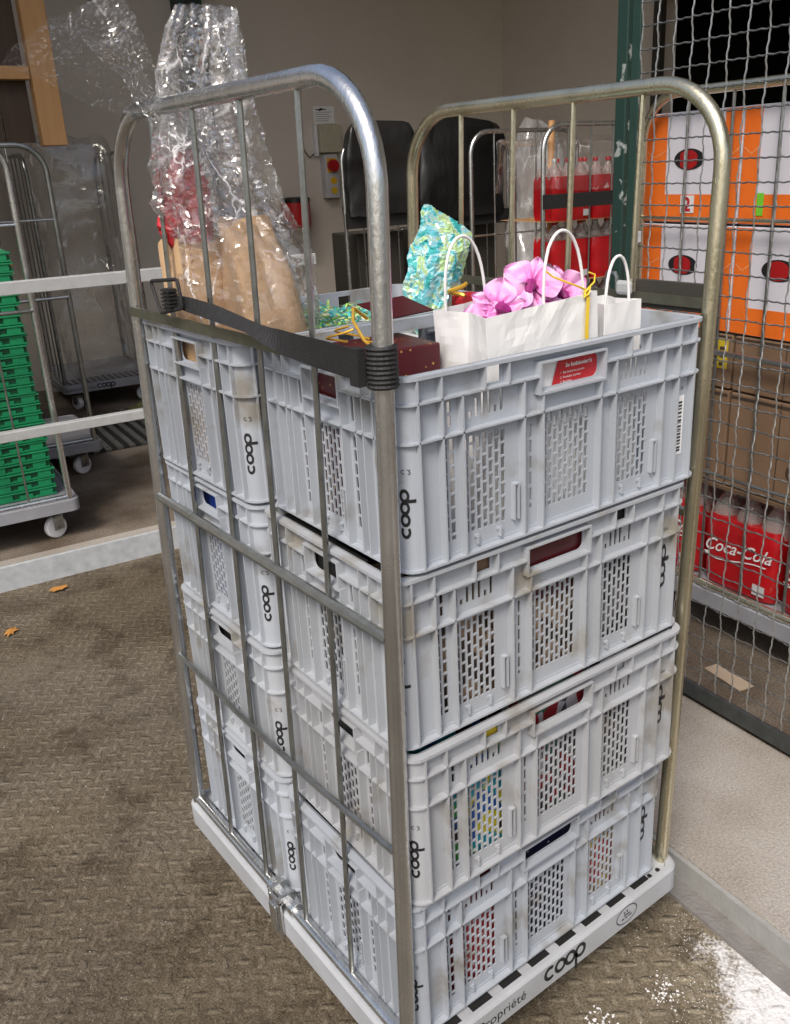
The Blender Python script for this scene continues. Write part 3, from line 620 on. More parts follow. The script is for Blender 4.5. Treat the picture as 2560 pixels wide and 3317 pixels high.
def long_side(fn):
    H = []
    H += [(-.064, -.058, .064, -.021)]                                     # handle
    H += [(-.166, -.033, -.134, -.009), (.134, -.033, .166, -.009)]        # stacking windows
    for sx in (-.205, .105):                                               # the two slotted panels with a lettering-like row above
        H += bricks(sx, 7, .0116, -.246, -.102)
        pat = [(-.076, -.044), (-.076, -.067), (-.076, -.050), (-.076, -.044), (-.076, -.044), (-.076, -.066), (-.076, -.044)]
        for i, (p, q_) in enumerate(pat): H.append((sx+i*.0116, p, sx+i*.0116+.0055, q_))
    H += bricks(-.052, 9, .0112, -.246, -.098)
    H += bricks(-.242, 2, .0125, -.250, -.098) + bricks(.220, 1, .0125, -.246, -.098, .020, .004)
    H += bricks(-.089, 2, .0105, -.240, -.098, .020, .005, .0045) + bricks(.070, 1, .0125, -.246, -.098, .022, .005)
    H += [(-.243, -.082, -.237, -.064), (-.243, -.060, -.237, -.046), (-.231, -.082, -.225, -.066), (-.231, -.062, -.225, -.046), (.07, -.082, .076, -.066), (.07, -.06, .076, -.045), (.222, -.08, .228, -.046)]
    b = holed(fn, -HX+CR, HX-CR, -CH, 0, H, .0026)
    r = MB()
    def bx(a, p, c, q_, d0=-.0005, d1=INS):
        n = len(r.v); r.v += [tuple(fn(*x)) for x in ((a, p, d0), (c, p, d0), (c, q_, d0), (a, q_, d0), (a, p, d1), (c, p, d1), (c, q_, d1), (a, q_, d1))]
        r.f += [(n, n+3, n+2, n+1), (n+4, n+5, n+6, n+7), (n, n+1, n+5, n+4), (n+1, n+2, n+6, n+5), (n+2, n+3, n+7, n+6), (n+3, n, n+4, n+7)]
    t = .0013
    for u in (-.288, -.248, .248, .288): bx(u-t, -CH, u+t, -.002)
    bx(-.288, Z1-.0014, -.070, Z1+.0014); bx(.070, Z1-.0014, .288, Z1+.0014)
    for u in (-.2125, -.099, .095, .210): bx(u-t, -CH, u+t, Z1)
    for u in (-.0615, .0615): bx(u-t, -CH, u+t, -.060)
    for u in (-.172, -.128, .128, .172): bx(u-t, Z1, u+t, -.002)
    for a, p, c, q_ in ((-.070, -.064, .070, -.0605), (-.070, -.0185, .070, -.0155), (-.070, -.0605, -.0665, -.0185), (.0665, -.0605, .070, -.0185)): bx(a, p, c, q_, d1=INS+.001)
    for sx in (-.205, .105):
        u = sx+.089; bx(u, -.247, u+.0025, -.190, d1=.008); bx(u+.008, -.247, u+.0105, -.190, d1=.008); bx(u+.0025, -.1925, u+.008, -.190, d1=.008)
        for k in (.018, .062): bx(sx+k, -.266, sx+k+.003, -.254, d1=.007); bx(sx+k-.003, -.256, sx+k+.006, -.252, d1=.004)
    fillet(r, fn, .064)
    return b, r
def short_side(fn):
    H = [(-.045, -.058, .045, -.021)]
    H += bricks(-.040, 6, .0112, -.246, -.102)
    H += bricks(-.086, 2, .0125, -.246, -.102) + bricks(.062, 2, .0125, -.246, -.102)
    H += [(-.086, -.082, -.080, -.046), (-.0735, -.082, -.0675, -.06), (.062, -.082, .068, -.046), (.0745, -.082, .0805, -.06)]
    b = holed(fn, -HY+CR, HY-CR, -CH, 0, H, .0026); r = MB()
    def bx(a, p, c, q_, d0=-.0005, d1=INS):
        n = len(r.v); r.v += [tuple(fn(*x)) for x in ((a, p, d0), (c, p, d0), (c, q_, d0), (a, q_, d0), (a, p, d1), (c, p, d1), (c, q_, d1), (a, q_, d1))]
        r.f += [(n, n+3, n+2, n+1), (n+4, n+5, n+6, n+7), (n, n+1, n+5, n+4), (n+1, n+2, n+6, n+5), (n+2, n+3, n+7, n+6), (n+3, n, n+4, n+7)]
    t = .0013
    for u in (-.173, -.137, .137, .173): bx(u-t, -CH, u+t, -.002)
    bx(-.173, Z1-.0014, -.052, Z1+.0014); bx(.052, Z1-.0014, .173, Z1+.0014)
    for u in (-.110, .110): bx(u-t, -CH, u+t, -.002)
    for u in (-.092, -.053, .053, .092): bx(u-t, -CH, u+t, -.0375 if abs(u) > .06 else -.06)
    for a, p, c, q_ in ((-.052, -.064, .052, -.0605), (-.052, -.0185, .052, -.0155), (-.052, -.0605, -.0485, -.0185), (.0485, -.0605, .052, -.0185)): bx(a, p, c, q_, d1=INS+.001)
    u = .034; bx(u, -.247, u+.0025, -.190, d1=.008); bx(u+.008, -.247, u+.0105, -.190, d1=.008); bx(u+.0025, -.1925, u+.008, -.190, d1=.008)
    for k in (-.03, .012): bx(k, -.266, k+.003, -.254, d1=.007); bx(k-.003, -.256, k+.006, -.252, d1=.004)
    fillet(r, fn, .045)
    return b, r
def merge(a, b): n = len(a.v); a.v += b.v; a.f += [tuple(n+i for i in f) for f in b.f]; return a
CM = {}
def crate_meshes(mat, key):
    sides = [('long_side', lambda u, v, d: (u, -HY+INS-d, v), long_side), ('long_side', lambda u, v, d: (-u, HY-INS+d, v), long_side),
             ('short_side', lambda u, v, d: (-HX+INS-d, -u, v), short_side), ('short_side', lambda u, v, d: (HX-INS+d, u, v), short_side)]
    out = []
    for nm, fn, mk in sides:
        b, r = mk(fn); out.append((nm, merge(b, r).mesh(nm, mat)))
    for qx, qy, a0 in ((1, -1, -90), (1, 1, 0), (-1, 1, 90), (-1, -1, 180)):
        cx, cy = qx*(HX-CR), qy*(HY-CR); n = 7; k = MB(); m_ = n+1
        for rr in (CR-INC, CR-INC-.009):
            for z in (-CH, 0):
                for i in range(n+1): a = R_(a0+90*i/n); k.v.append((cx+rr*math.cos(a), cy+rr*math.sin(a), z))
        for i in range(n):
            k.f.append((i, i+1, m_+i+1, m_+i)); k.f.append((2*m_+i+1, 2*m_+i, 3*m_+i, 3*m_+i+1))
        for i in (0, n): k.f.append((i, m_+i, 3*m_+i, 2*m_+i))
        out.append(('corner_shell', k.mesh('corner_shell', mat, smooth=True)))
    b = MB(); ring(b, -.0055, 0, -.0008, .013); arcs(b, Z1-.0014, Z1+.0014, 0, INS+.001); ring(b, Z2-.0014, Z2+.0014, 0, INS+.001); ring(b, -CH, -CH+.0035, .0005, INS+.001)
    out.append(('rim', b.mesh('rim', mat)))
    b = MB(); P = rrect(HX-.012, HY-.012, .02); n = len(P)
    for o, z in ((0, -CH+.008), (0, -CH+.001), (.003, -CH-.001), (.005, -CH-.0085)):
        b.v += [(p[0]*(1-o/HX), p[1]*(1-o/HY), z) for p in P]
    for lv in range(3):
        for j in range(n): b.f.append((lv*n+j, lv*n+(j+1) % n, (lv+1)*n+(j+1) % n, (lv+1)*n+j))
    b.f.append(tuple(range(n))); b.f.append(tuple(3*n+j for j in reversed(range(n))))
    out.append(('floor_tray', b.mesh('floor_tray', mat)))
    CM[key] = out
crate_meshes(M['crate'], 0); crate_meshes(M['crate2'], 1); crate_meshes(M['crate3'], 2); crate_meshes(M['crate4'], 3)
def corner_pt(u, v):      # print laid on the curved near corner; u around the corner (0..1), v height
    a = R_(180+90*u); r = CR-INC+.0006
    return (-HX+CR+r*math.cos(a), -HY+CR+r*math.sin(a), v)
def crate(label, x, y, rot, ztop, key=0, pr=('coop', 'c3'), right=None, sh=0.0):
    c = math.cos(rot); s_ = math.sin(rot)
    cx, cy = x+c*.3-s_*HY, y+s_*.3+c*HY
    o = thing('plastic_crate', label, 'crate', (cx, cy, ztop), rot, 'grey plastic crates stacked on the roll container')
    for nm, me in CM[key]: link_mesh(nm, me, o)
    k = .0205
    decal('logo_print', COOP, .25, lambda a, b_: corner_pt(.20+(1-b_)*.40, -.226+a*k), M['blackp'], o)
    decal('size_print', [arc2(.3, .35, .28, 60, 300, 10), [(.75, .65), (1.15, .65), (.95, .4)], arc2(.95, .2, .2, 90, -120, 8)], .1, lambda a, b_: corner_pt(.32+a*.30, -.132+b_*.010), M['blackp'], o)
    if right == 'barcode':
        MB().box(.262, -HY+INS-.0012, -.232, .279, -HY+INS-.0006, -.128).build('barcode_label', M['white'], o)
        bb = MB(); z = -.226
        while z < -.140:
            w_ = random.choice((.0012, .0022, .0034)); bb.box(.264, -HY+INS-.0018, z, .274, -HY+INS-.0013, z+w_); z += w_+random.choice((.0016, .0026, .004))
        bb.build('barcode', M['blackp'], o)
        decal('size_print', [arc2(.3, .35, .28, 60, 300, 10), arc2(.95, .35, .25, 60, -200, 10)], .16, lambda a, b_: (.264+a*.009, -HY+INS-.0008, -.118+b_*.010), M['blackp'], o)
    if right == 'dm':
        decal('marker_writing', DM, .20, lambda a, b_: (.2645+b_*.0165+sh*.3, -HY+INS-.0008, -.112-a*.040), M['blackp'], o)
        decal('size_print', [arc2(.3, .35, .28, 60, 300, 10), arc2(.95, .35, .25, 60, -200, 10)], .16, lambda a, b_: (.268+a*.008, -HY+INS-.0008, -.085+b_*.008), M['blackp'], o)
    return o
BZ, HP = .19, .2835
ZT = [BZ+HP*(4-i) for i in range(4)]
ORD = ['top', 'second from top', 'third from top', 'bottom']
A = [(.0651, -.0074, -.0197), (.0422, -.0029, -.0272), (.0397, -.0194, -.0208), (.0290, -.010, -.006)]
Bc = [(.0437, .402, .0054), (.0445, .405, -.004), (.040, .404, .002), (.036, .406, 0)]
LA = ['grey slotted crate on top of the front stack, holding white paper bags, barcode label', 'grey slotted crate below the top one in front stack, dark red card behind handle',
      'grey slotted crate third from top of the front stack, blue-green goods showing through', 'grey slotted crate at the bottom of the front stack, navy dotted paper in its handle']
LB = ['grey crate on top of the rear stack, holding the film-wrapped brown gift bags', 'grey crate second from top of the rear stack, blue showing in its handle',
      'grey crate third from top of the rear stack by the left frame', 'grey crate at the bottom of the rear stack, on the deck by the left frame']
for i in range(4):
    crate(LA[i], *A[i], ZT[i], (0, 3, 1, 2)[i], right='barcode' if i == 0 else 'dm', sh=(0, 0, -.004, .0)[i])
    crate(LB[i], *Bc[i], ZT[i], (2, 0, 3, 0)[i])

# ------------------------------------------------------------------ goods inside the lower crates
def gbox(label, i, col, u0, u1, y0, y1, zb, zt, mat, name='gift_box', tilt=0.0, cat='gift box'):
    """box in crate-local coordinates (u from left end .. right, y depth from the near wall)"""
    x, y, r = (A if col == 'A' else Bc)[i]
    b = MB(); b.box(-(u1-u0)/2, -(y1-y0)/2, 0, (u1-u0)/2, (y1-y0)/2, zt-zb)
    o = b.build(name, mat, bevel=.002)
    c, s_ = math.cos(r), math.sin(r); uu, vv = (u0+u1)/2, (y0+y1)/2
    o.location = (x+c*uu-s_*vv, y+s_*uu+c*vv, ZT[i]-CH+.010+zb); o.rotation_euler = (0, 0, r+tilt)
    tag(o, label, cat); return o
# front stack
gbox('brown carton left of the white bags in the top front crate', 0, 'A', .0, .19, .22, .375, 0, .20, M['cardboard'])
gbox('beige wrapped box at the left of the second front crate', 1, 'A', .025, .24, .03, .20, 0, .205, M['beigewrap'])
gbox('pale beige wrapped box in the middle of the second front crate', 1, 'A', .25, .38, .035, .19, 0, .20, M['beigewrap'])
gbox('dark red card standing behind handle of the second front crate', 1, 'A', .24, .39, .021, .029, .14, .255, M['redbox'], 'gift_card', cat='card')
gbox('grey patterned box at the right of the second front crate', 1, 'A', .40, .585, .04, .20, 0, .19, M['greywrap'])
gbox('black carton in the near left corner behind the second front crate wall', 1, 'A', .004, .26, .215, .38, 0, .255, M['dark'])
gbox('blue and green wrapped box at the left of the third front crate', 2, 'A', .06, .20, .03, .17, 0, .198, M['bright'])
gbox('yellow carton behind the small window of the third front crate', 2, 'A', .115, .19, .020, .028, .203, .250, M['yellow_label'])
gbox('dark grey patterned box in the middle of the third front crate', 2, 'A', .23, .39, .21, .36, 0, .20, M['greywrap'])
gbox('red and green christmas wrapped parcel behind handle of the third front crate', 2, 'A', .225, .40, .035, .19, .0, .258, M['xmas'])
gbox('grey patterned box at the right of the third front crate', 2, 'A', .41, .585, .04, .2, 0, .18, M['greywrap'])
gbox('red dotted wrapped box at the left of the bottom front crate', 3, 'A', .09, .20, .028, .17, 0, .20, M['reddots'])
gbox('navy star wrapped box behind handle of the bottom front crate', 3, 'A', .22, .385, .03, .20, 0, .255, M['navydots'])
gbox('red and yellow wrapped box at the right of the bottom front crate', 3, 'A', .39, .52, .028, .18, 0, .20, M['redyellow'])
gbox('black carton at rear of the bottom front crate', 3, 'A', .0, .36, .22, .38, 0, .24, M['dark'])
gbox('brown card behind the left window of the second front crate', 1, 'A', .115, .19, .020, .028, .21, .262, M['cardboard'], 'gift_card', cat='card')
gbox('black card behind the right window of the second front crate', 1, 'A', .415, .485, .020, .028, .21, .262, M['dark'], 'gift_card', cat='card')
gbox('grey card behind the right window of the third front crate', 2, 'A', .415, .485, .020, .028, .21, .262, M['greybox'], 'gift_card', cat='card')
gbox('wine red carton behind left handle of the top front crate', 0, 'A', .004, .06, .12, .30, 0, .255, M['winegold'])
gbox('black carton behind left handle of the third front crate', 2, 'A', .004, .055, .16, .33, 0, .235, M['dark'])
gbox('yellow and green carton top behind left handle of the third front crate', 2, 'A', .004, .05, .12, .30, .237, .262, M['yellow_label'])
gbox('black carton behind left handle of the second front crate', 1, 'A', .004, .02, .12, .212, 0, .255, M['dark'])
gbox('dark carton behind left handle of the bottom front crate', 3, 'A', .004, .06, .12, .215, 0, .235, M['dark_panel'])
for i_, (u0, u1, lab) in enumerate(((.004, .60, 0), (.26, .60, 'dark box added to darken the rear of the second front crate'), (.40, .60, 'dark box added to darken the rear right of the third front crate'), (.37, .60, 'dark box added to darken the rear right of the bottom front crate'))):
    if lab: gbox(lab, i_, 'A', u0, u1, .215, .385, 0, .21, M['dark_panel'], 'carton', cat='carton')  # extra boxes, put in so the slots look darker from outside
# rear stack, seen through the left ends
gbox('blue carton behind handle of the second rear crate', 1, 'B', .012, .17, .10, .30, 0, .262, M['blue'])
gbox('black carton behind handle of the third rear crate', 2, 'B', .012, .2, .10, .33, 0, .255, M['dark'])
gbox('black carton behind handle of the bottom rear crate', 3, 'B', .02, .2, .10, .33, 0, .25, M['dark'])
gbox('white carton in the near part of the second rear crate', 1, 'B', .012, .2, .02, .095, 0, .19, M['white'])
gbox('white carton at the far end of the third rear crate', 2, 'B', .012, .2, .335, .39, 0, .19, M['white'])

# ------------------------------------------------------------------ top front crate: bags, orchids, red box, card
def paper_bag(label, x0, x1, y0, y1, zb, zt, rot=0.0, nz_=.003, hd=None, seed=0, flare=.0):
    t = thing('paper_bag', label, 'paper bag', ((x0+x1)/2, (y0+y1)/2, zb), rot)
    hx, hy, h = (x1-x0)/2, (y1-y0)/2, zt-zb; b = MB(); NU, NV = 20, 26
    def side(p0, p1, gus=False):
        base = len(b.v)
        for j in range(NV+1):
            for i in range(NU+1):
                f = i/NU; p = Vector((p0[0]+(p1[0]-p0[0])*f, p0[1]+(p1[1]-p0[1])*f, h*j/NV))
                k = 1+flare*(j/NV)
                p.x *= k; p.y *= k
                if gus: p.x -= math.copysign(.016*(1-abs(2*f-1))*(j/NV), p.x)
                nv_ = noise.noise_vector(Vector((p.x*11+seed, p.y*11, p.z*9))); nw_ = noise.noise_vector(Vector((p.x*26, p.y*26+seed, p.z*22))); d = Vector((abs(nv_.x)-.3, abs(nv_.y)-.3, 0))*nz_*1.6 + Vector((abs(nw_.x)-.3, abs(nw_.y)-.3, 0))*nz_*.9
                e_ = min(1, min(f, 1-f)*6); b.v.append(tuple(p + d*e_))
        for j in range(NV):
            for i in range(NU): a = base+j*(NU+1)+i; b.f.append((a, a+1, a+NU+2, a+NU+1))
    side((-hx, -hy), (hx, -hy)); side((hx, -hy), (hx, hy), True); side((hx, hy), (-hx, hy)); side((-hx, hy), (-hx, -hy), True)
    o = b.build('bag_body', M['white_paper'], t, fix=False)
    m = o.modifiers.new('thick', 'SOLIDIFY'); m.thickness = .0006
    for sgn in ((-1, 1) if hd and hd[3:] == () else ((-1,) if hd and hd[3] == 'f' else (1,))):
        u, wd, hh = hd[:3]; pts = []
        for i in range(19):
            a = math.pi*i/18; pts.append((u-wd*math.cos(a)*(1+.0*a), sgn*(hy-.004)*(1+flare)+random.uniform(-.0004, .0004), h-.035+ (hh+.035)*(math.sin(a)**.62)))
        MB().tube(pts, .0024, 8).build('twisted_handle', M['white_paper'], t, smooth=True)
    return t
Zc = ZT[0]-CH+.012
bg_ = paper_bag('large white paper bag with yellow ribbon holding the pink orchids', .252, .478, .030, .150, Zc, 1.382, -.02, nz_=.0045, hd=(.045, .042, .098, 'f'), seed=2)
pts = [(-.052-.040*math.cos(math.pi*i/18), .056, 1.382-Zc-.035+(.100+.035)*(math.sin(math.pi*i/18)**.62)) for i in range(19)]
MB().tube(pts, .0024, 8).build('twisted_handle', M['white_paper'], bg_, smooth=True)
bg_.rotation_euler = (0, -.06, -.02)
paper_bag('small white paper bag at the right end of the top front crate', .485, .572, .035, .115, Zc, 1.362, -.02, hd=(-.01, .028, .072, 'f'), seed=5)
rb = thing('yellow_ribbon', 'yellow ribbon hanging down the front of the large white bag', 'ribbon')
RX, RZ = -.096, .014
b = MB(); pts = [(.527, .030, 1.378), (.528, .0265, 1.365), (.5265, .026, 1.345), (.525, .0255, 1.32), (.5262, .0255, 1.29)]
pts = [(p[0]+RX, p[1]-.003, p[2]+RZ) for p in pts]
for p in pts: b.v += [(p[0]-.0035, p[1], p[2]), (p[0]+.0035, p[1]-.001, p[2])]
for i in range(len(pts)-1): b.f.append((2*i, 2*i+1, 2*i+3, 2*i+2))
b.build('tail', M['yellow'], rb, fix=False)
b = MB(); b.tube([(.527, .029, 1.378), (.51, .03, 1.385), (.49, .035, 1.393), (.475, .05, 1.402), (.468, .06, 1.412)], .0016, 6).tube([(.527, .029, 1.378), (.545, .03, 1.388), (.552, .035, 1.398), (.543, .04, 1.402)], .0014, 6).tube([(.522, .028, 1.376), (.532, .0265, 1.381), (.529, .0265, 1.372), (.520, .0265, 1.369)], .0022, 6, closed=True)
b.xf(Matrix.Translation((RX, -.003, RZ))).build('bow', M['yellow'], rb, smooth=True)

# orchids
def petal_mesh(l, w, cup, name):
    b = MB(); nu, nv = 10, 12
    for j in range(nv+1):
        f = j/nv; hw = w*math.sin(math.pi*min(1, f*.93+.06))**.75*.5
        for i in range(nu+1):
            s_ = -1+2*i/nu
            b.v.append((s_*hw, l*f, cup*.6*(s_*s_)*w - .12*l*f*f + .0022*math.sin(6*s_+7*f) + .0016*math.sin(11*f+3*s_) - (.004 if abs(s_) < .06 else 0)))
    for j in range(nv):
        for i in range(nu): a = j*(nu+1)+i; b.f.append((a, a+1, a+nu+2, a+nu+1))
    return b.mesh(name, M['orchid'], smooth=True, fix=False)
P_round = petal_mesh(.040, .050, .18, 'petal'); P_nar = petal_mesh(.038, .027, .12, 'petal')
lip = MB(); lip.tube([(0, 0, .0), (0, -.004, .008), (0, -.010, .012), (0, -.017, .010), (0, -.022, .004)], [.005, .008, .0075, .006, .002], 8); lip.tube([(-.010, -.004, .004), (0, -.006, .010), (.010, -.004, .004)], [.002, .006, .002], 6)
LIP = lip.mesh('lip', M['orchid_lip'], smooth=True)
orc = thing('orchid_spray', 'pink orchid blossoms showing above the white paper bags', 'flowers')
def flower(x, y, z, nx_, ny_, nz__, roll, sc=1.0):
    f = link_mesh('flower', LIP, orc); q_ = Vector((nx_, ny_, nz__)).to_track_quat('Z', 'Y')
    f.matrix_local = Matrix.LocRotScale(Vector((x-.052, y-.05, z+.010)), q_ @ Vector((0, 0, 1)).rotation_difference(Vector((0, 0, 1))), Vector((sc,)*3)) @ Matrix.Rotation(roll, 4, 'Z')
    for me, a in ((P_round, 75), (P_round, -75), (P_nar, 0), (P_nar, 145), (P_nar, -145)):
        p = link_mesh('petal', me, f); p.matrix_local = Matrix.Rotation(R_(a), 4, 'Z') @ Matrix.Rotation(R_(random.uniform(4, 22)), 4, 'X') @ Matrix.Translation((0, .004, 0 if me is P_round else -.003))
flower(.478, .125, 1.375, -.35, -.85, .25, .2, 1.0); flower(.425, .135, 1.392, -.5, -.6, .65, -.3, 1.1); flower(.385, .14, 1.365, -.7, -.6, .3, .6, .95)
flower(.350, .13, 1.368, -.6, -.7, .4, 1.1, 1.0); flower(.335, .14, 1.352, -.8, -.4, .35, .1, .8); flower(.505, .13, 1.362, .1, -.8, .45, -.6, .8); flower(.430, .12, 1.362, -.2, -.9, .5, .9, .9)
b = MB(); b.tube([(.44, .15, 1.10), (.44, .16, 1.25), (.435, .155, 1.34), (.42, .145, 1.385)], .003, 8).tube([(.435, .155, 1.34), (.38, .15, 1.36), (.34, .145, 1.35)], .0025, 8)
b.xf(Matrix.Translation((-.052, -.05, .01))).build('stem', M['green'], orc, smooth=True)

# wine-red gift box with gold ribbon, flap on top
gb = thing('gift_box', 'wine red gift box with gold print and ribbon, left of white bags', 'gift box', (.150, .195, Zc-.026), -.10)
MB().box(-.075, -.058, 0, .08, .06, 1.35-Zc).build('box_body', M['winegold'], gb, bevel=.003)
MB().box(-.077, -.060, 1.35-Zc-.04, .082, .062, 1.357-Zc).build('lid', M['winegold'], gb, bevel=.003)
b = MB(); h_ = 1.357-Zc; b.tube([(-.035, -.0615, h_-.07), (-.03, -.0625, h_-.03), (-.028, -.061, h_+.002), (-.025, -.02, h_+.012), (-.02, .02, h_+.035), (-.005, .045, h_+.05), (.02, .05, h_+.03)], .0025, 6); b.tube([(-.005, -.0615, h_-.05), (.004, -.062, h_-.02), (.0, -.05, h_+.004), (-.01, .0, h_+.006)], .0015, 6)
b.build('ribbon', M['gold'], gb, smooth=True)
tag(MB().box(-.05, -.035, 0, .05, .035, .002).xf(Matrix.Translation((.225, .235, 1.372)) @ Matrix.Rotation(.15, 4, 'Z') @ Matrix.Rotation(.25, 4, 'X')).build('gift_card', M['redbox']), 'dark folded card leaning on the wine red gift box', 'card')
rw = thing('ribbon_bow', 'yellow ribbon curls behind the near post on the crates', 'ribbon')
b = MB()
for k in range(2):
    a = random.uniform(0, 6); c0 = Vector((.105+k*.02, .20+.012*k, 1.335))
    b.tube([c0+Vector((.035*math.cos(a+i*.5)*(1-.08*i), .03*math.sin(a+i*.5), .004*i)) for i in range(8)], [.0018]*8, 5)
b.build('curl', M['gold'], rw, smooth=True)
# red and white instruction card behind the front handle
cd = thing('instruction_card', 'red and white printed card seen through the top front crate handle', 'card')
x, y, r = A[0]; MC = Matrix.Translation((x, y, ZT[0])) @ Matrix.Rotation(r, 4, 'Z')
MB().box(.225, .017, -.12, .375, .0185, -.010).xf(MC).build('card_sheet', M['white'], cd)
pv, pf = [(.262, .0155, -.075), (.372, .0155, -.075), (.372, .0155, -.014), (.282, .0155, -.020)], [(0, 1, 2, 3)]
b = MB(); b.v = [tuple(MC @ Vector(p)) for p in pv]; b.f = pf; b.build('red_field', M['red'], cd)
text_obj('card_print', "So funktioniert's", .0085, MC @ Matrix.Translation((.296, .0145, -.035)) @ Matrix.Rotation(R_(90), 4, 'X'), M['white'], cd, bold=.0002)
for k in range(3): text_obj('card_print', ('1  Kundenkarte scannen', '2  Produkte scannen', '3  Bezahlen')[k], .0052, MC @ Matrix.Translation((.285, .0145, -.044-.007*k)) @ Matrix.Rotation(R_(90), 4, 'X'), M['white'], cd)

# ------------------------------------------------------------------ crumpled film
def crumple_tube(path, n=30, m=36, amp=.016, seed=0, sq=1.0, open_=True):
    """path: (x,y,z,rx,ry) key points; returns MB with crumpled facets"""
    b = MB(); K = len(path)-1
    for j in range(m+1):
        f = j/m*K; i = min(int(f), K-1); t = f-i; a_, c_ = path[i], path[i+1]; t = t*t*(3-2*t)
        p = [a_[k]+(c_[k]-a_[k])*t for k in range(5)]
        for k in range(n):
            an = 2*math.pi*(k+.5*(j % 2))/n
            d = Vector((math.cos(an)*p[3], math.sin(an)*p[4], 0)); q_ = Vector(p[:3])+d
            w = noise.noise_vector(Vector((q_.x*9+seed, q_.y*9, q_.z*7)))*amp + noise.noise_vector(Vector((q_.x*26+seed, q_.y*26, q_.z*20)))*amp*.6
            fold = math.sin(an*7+seed+j*.16)*amp*.7
            q_ = q_ + w + d.normalized()*fold + Vector((random.uniform(-1, 1), random.uniform(-1, 1), random.uniform(-1, 1)))*amp*.16
            b.v.append(tuple(q_))
    for j in range(m):
        for k in range(n):
            a0 = j*n+k; a1 = j*n+(k+1) % n; c0 = a0+n; c1 = a1+n
            if j % 2 == 0: b.f += [(a0, a1, c0), (a1, c1, c0)]
            else: b.f += [(a0, a1, c1), (a0, c1, c0)]
    return b
def film_sheet(P, nu, nv, amp, seed):
    """bilinear-ish sheet through 3x? grid of control points P[v][u]"""
    b = MB(); V_, U_ = len(P)-1, len(P[0])-1
    for j in range(nv+1):
        fv = j/nv*V_; iv = min(int(fv), V_-1); tv = fv-iv
        for i in range(nu+1):
            fu = min(U_, max(0, (i+(random.uniform(-.4, .4) if 0 < i < nu else 0))/nu*U_)); iu = min(int(fu), U_-1); tu = fu-iu
            p = (Vector(P[iv][iu])*(1-tu)+Vector(P[iv][iu+1])*tu)*(1-tv) + (Vector(P[iv+1][iu])*(1-tu)+Vector(P[iv+1][iu+1])*tu)*tv
            w = noise.noise_vector(p*8+Vector((seed, 0, 0)))*amp + noise.noise_vector(p*24+Vector((0, seed, 0)))*amp*.45
            b.v.append(tuple(p+w+Vector((random.uniform(-1, 1), random.uniform(-1, 1), random.uniform(-1, 1)))*amp*.1))
    for j in range(nv):
        for i in range(nu):
            a = j*(nu+1)+i
            b.f += [(a, a+1, a+nu+2), (a, a+nu+2, a+nu+1)] if random.random() < .5 else [(a, a+1, a+nu+1), (a+1, a+nu+2, a+nu+1)]
    return b
gw = thing('gift_bundle', 'brown kraft gift bag bundle wrapped in crinkled clear film, tall film plume', 'gift bundle', (.17, .6, ZT[0]-CH+.012))
gw_o = Vector(gw.location)
def loc_(b): return b.xf(Matrix.Translation(-gw_o))
def kraft(cx, cy, hx, hy, zb, zt, rot, seed, top=0.0, tx=0.0, sx=0.0):
    b = MB(); n, m = 28, 14
    for j in range(m+1):
        f = j/m
        for k in range(n):
            a = 2*math.pi*k/n; ca, sa = math.cos(a), math.sin(a)
            px = math.copysign(abs(ca)**.45, ca)*hx*(1-tx*f*f) - sx*f*f; py = math.copysign(abs(sa)**.45, sa)*hy*(1-top*f)
            p = Vector((px, py, zb+(zt-zb)*f + (.012*math.sin(a*2+seed) if j == m else 0)))
            p += noise.noise_vector(Vector((px*12+seed, py*12, p.z*9)))*.009
            b.v.append(tuple(p))
    for j in range(m):
        for k in range(n): b.f.append((j*n+k, j*n+(k+1) % n, (j+1)*n+(k+1) % n, (j+1)*n+k))
    b.f.append(tuple(m*n+k for k in range(n)))
    return b.xf(Matrix.Translation((cx, cy, 0)) @ Matrix.Rotation(rot, 4, 'Z'))
loc_(kraft(.098, .665, .050, .080, 1.06, 1.465, .05, 1, .2)).build('kraft_bag', M['kraft'], gw, smooth=True)
loc_(kraft(.175, .545, .075, .085, 1.06, 1.500, -.15, 4, .5, .45, .035)).build('kraft_bag', M['kraft'], gw, smooth=True)
loc_(crumple_tube([(.085, .66, 1.44, .030, .03), (.075, .66, 1.50, .042, .035), (.082, .65, 1.56, .034, .03), (.09, .64, 1.62, .010, .010)], 16, 14, .010, 3)).build('red_tissue', M['red'], gw)
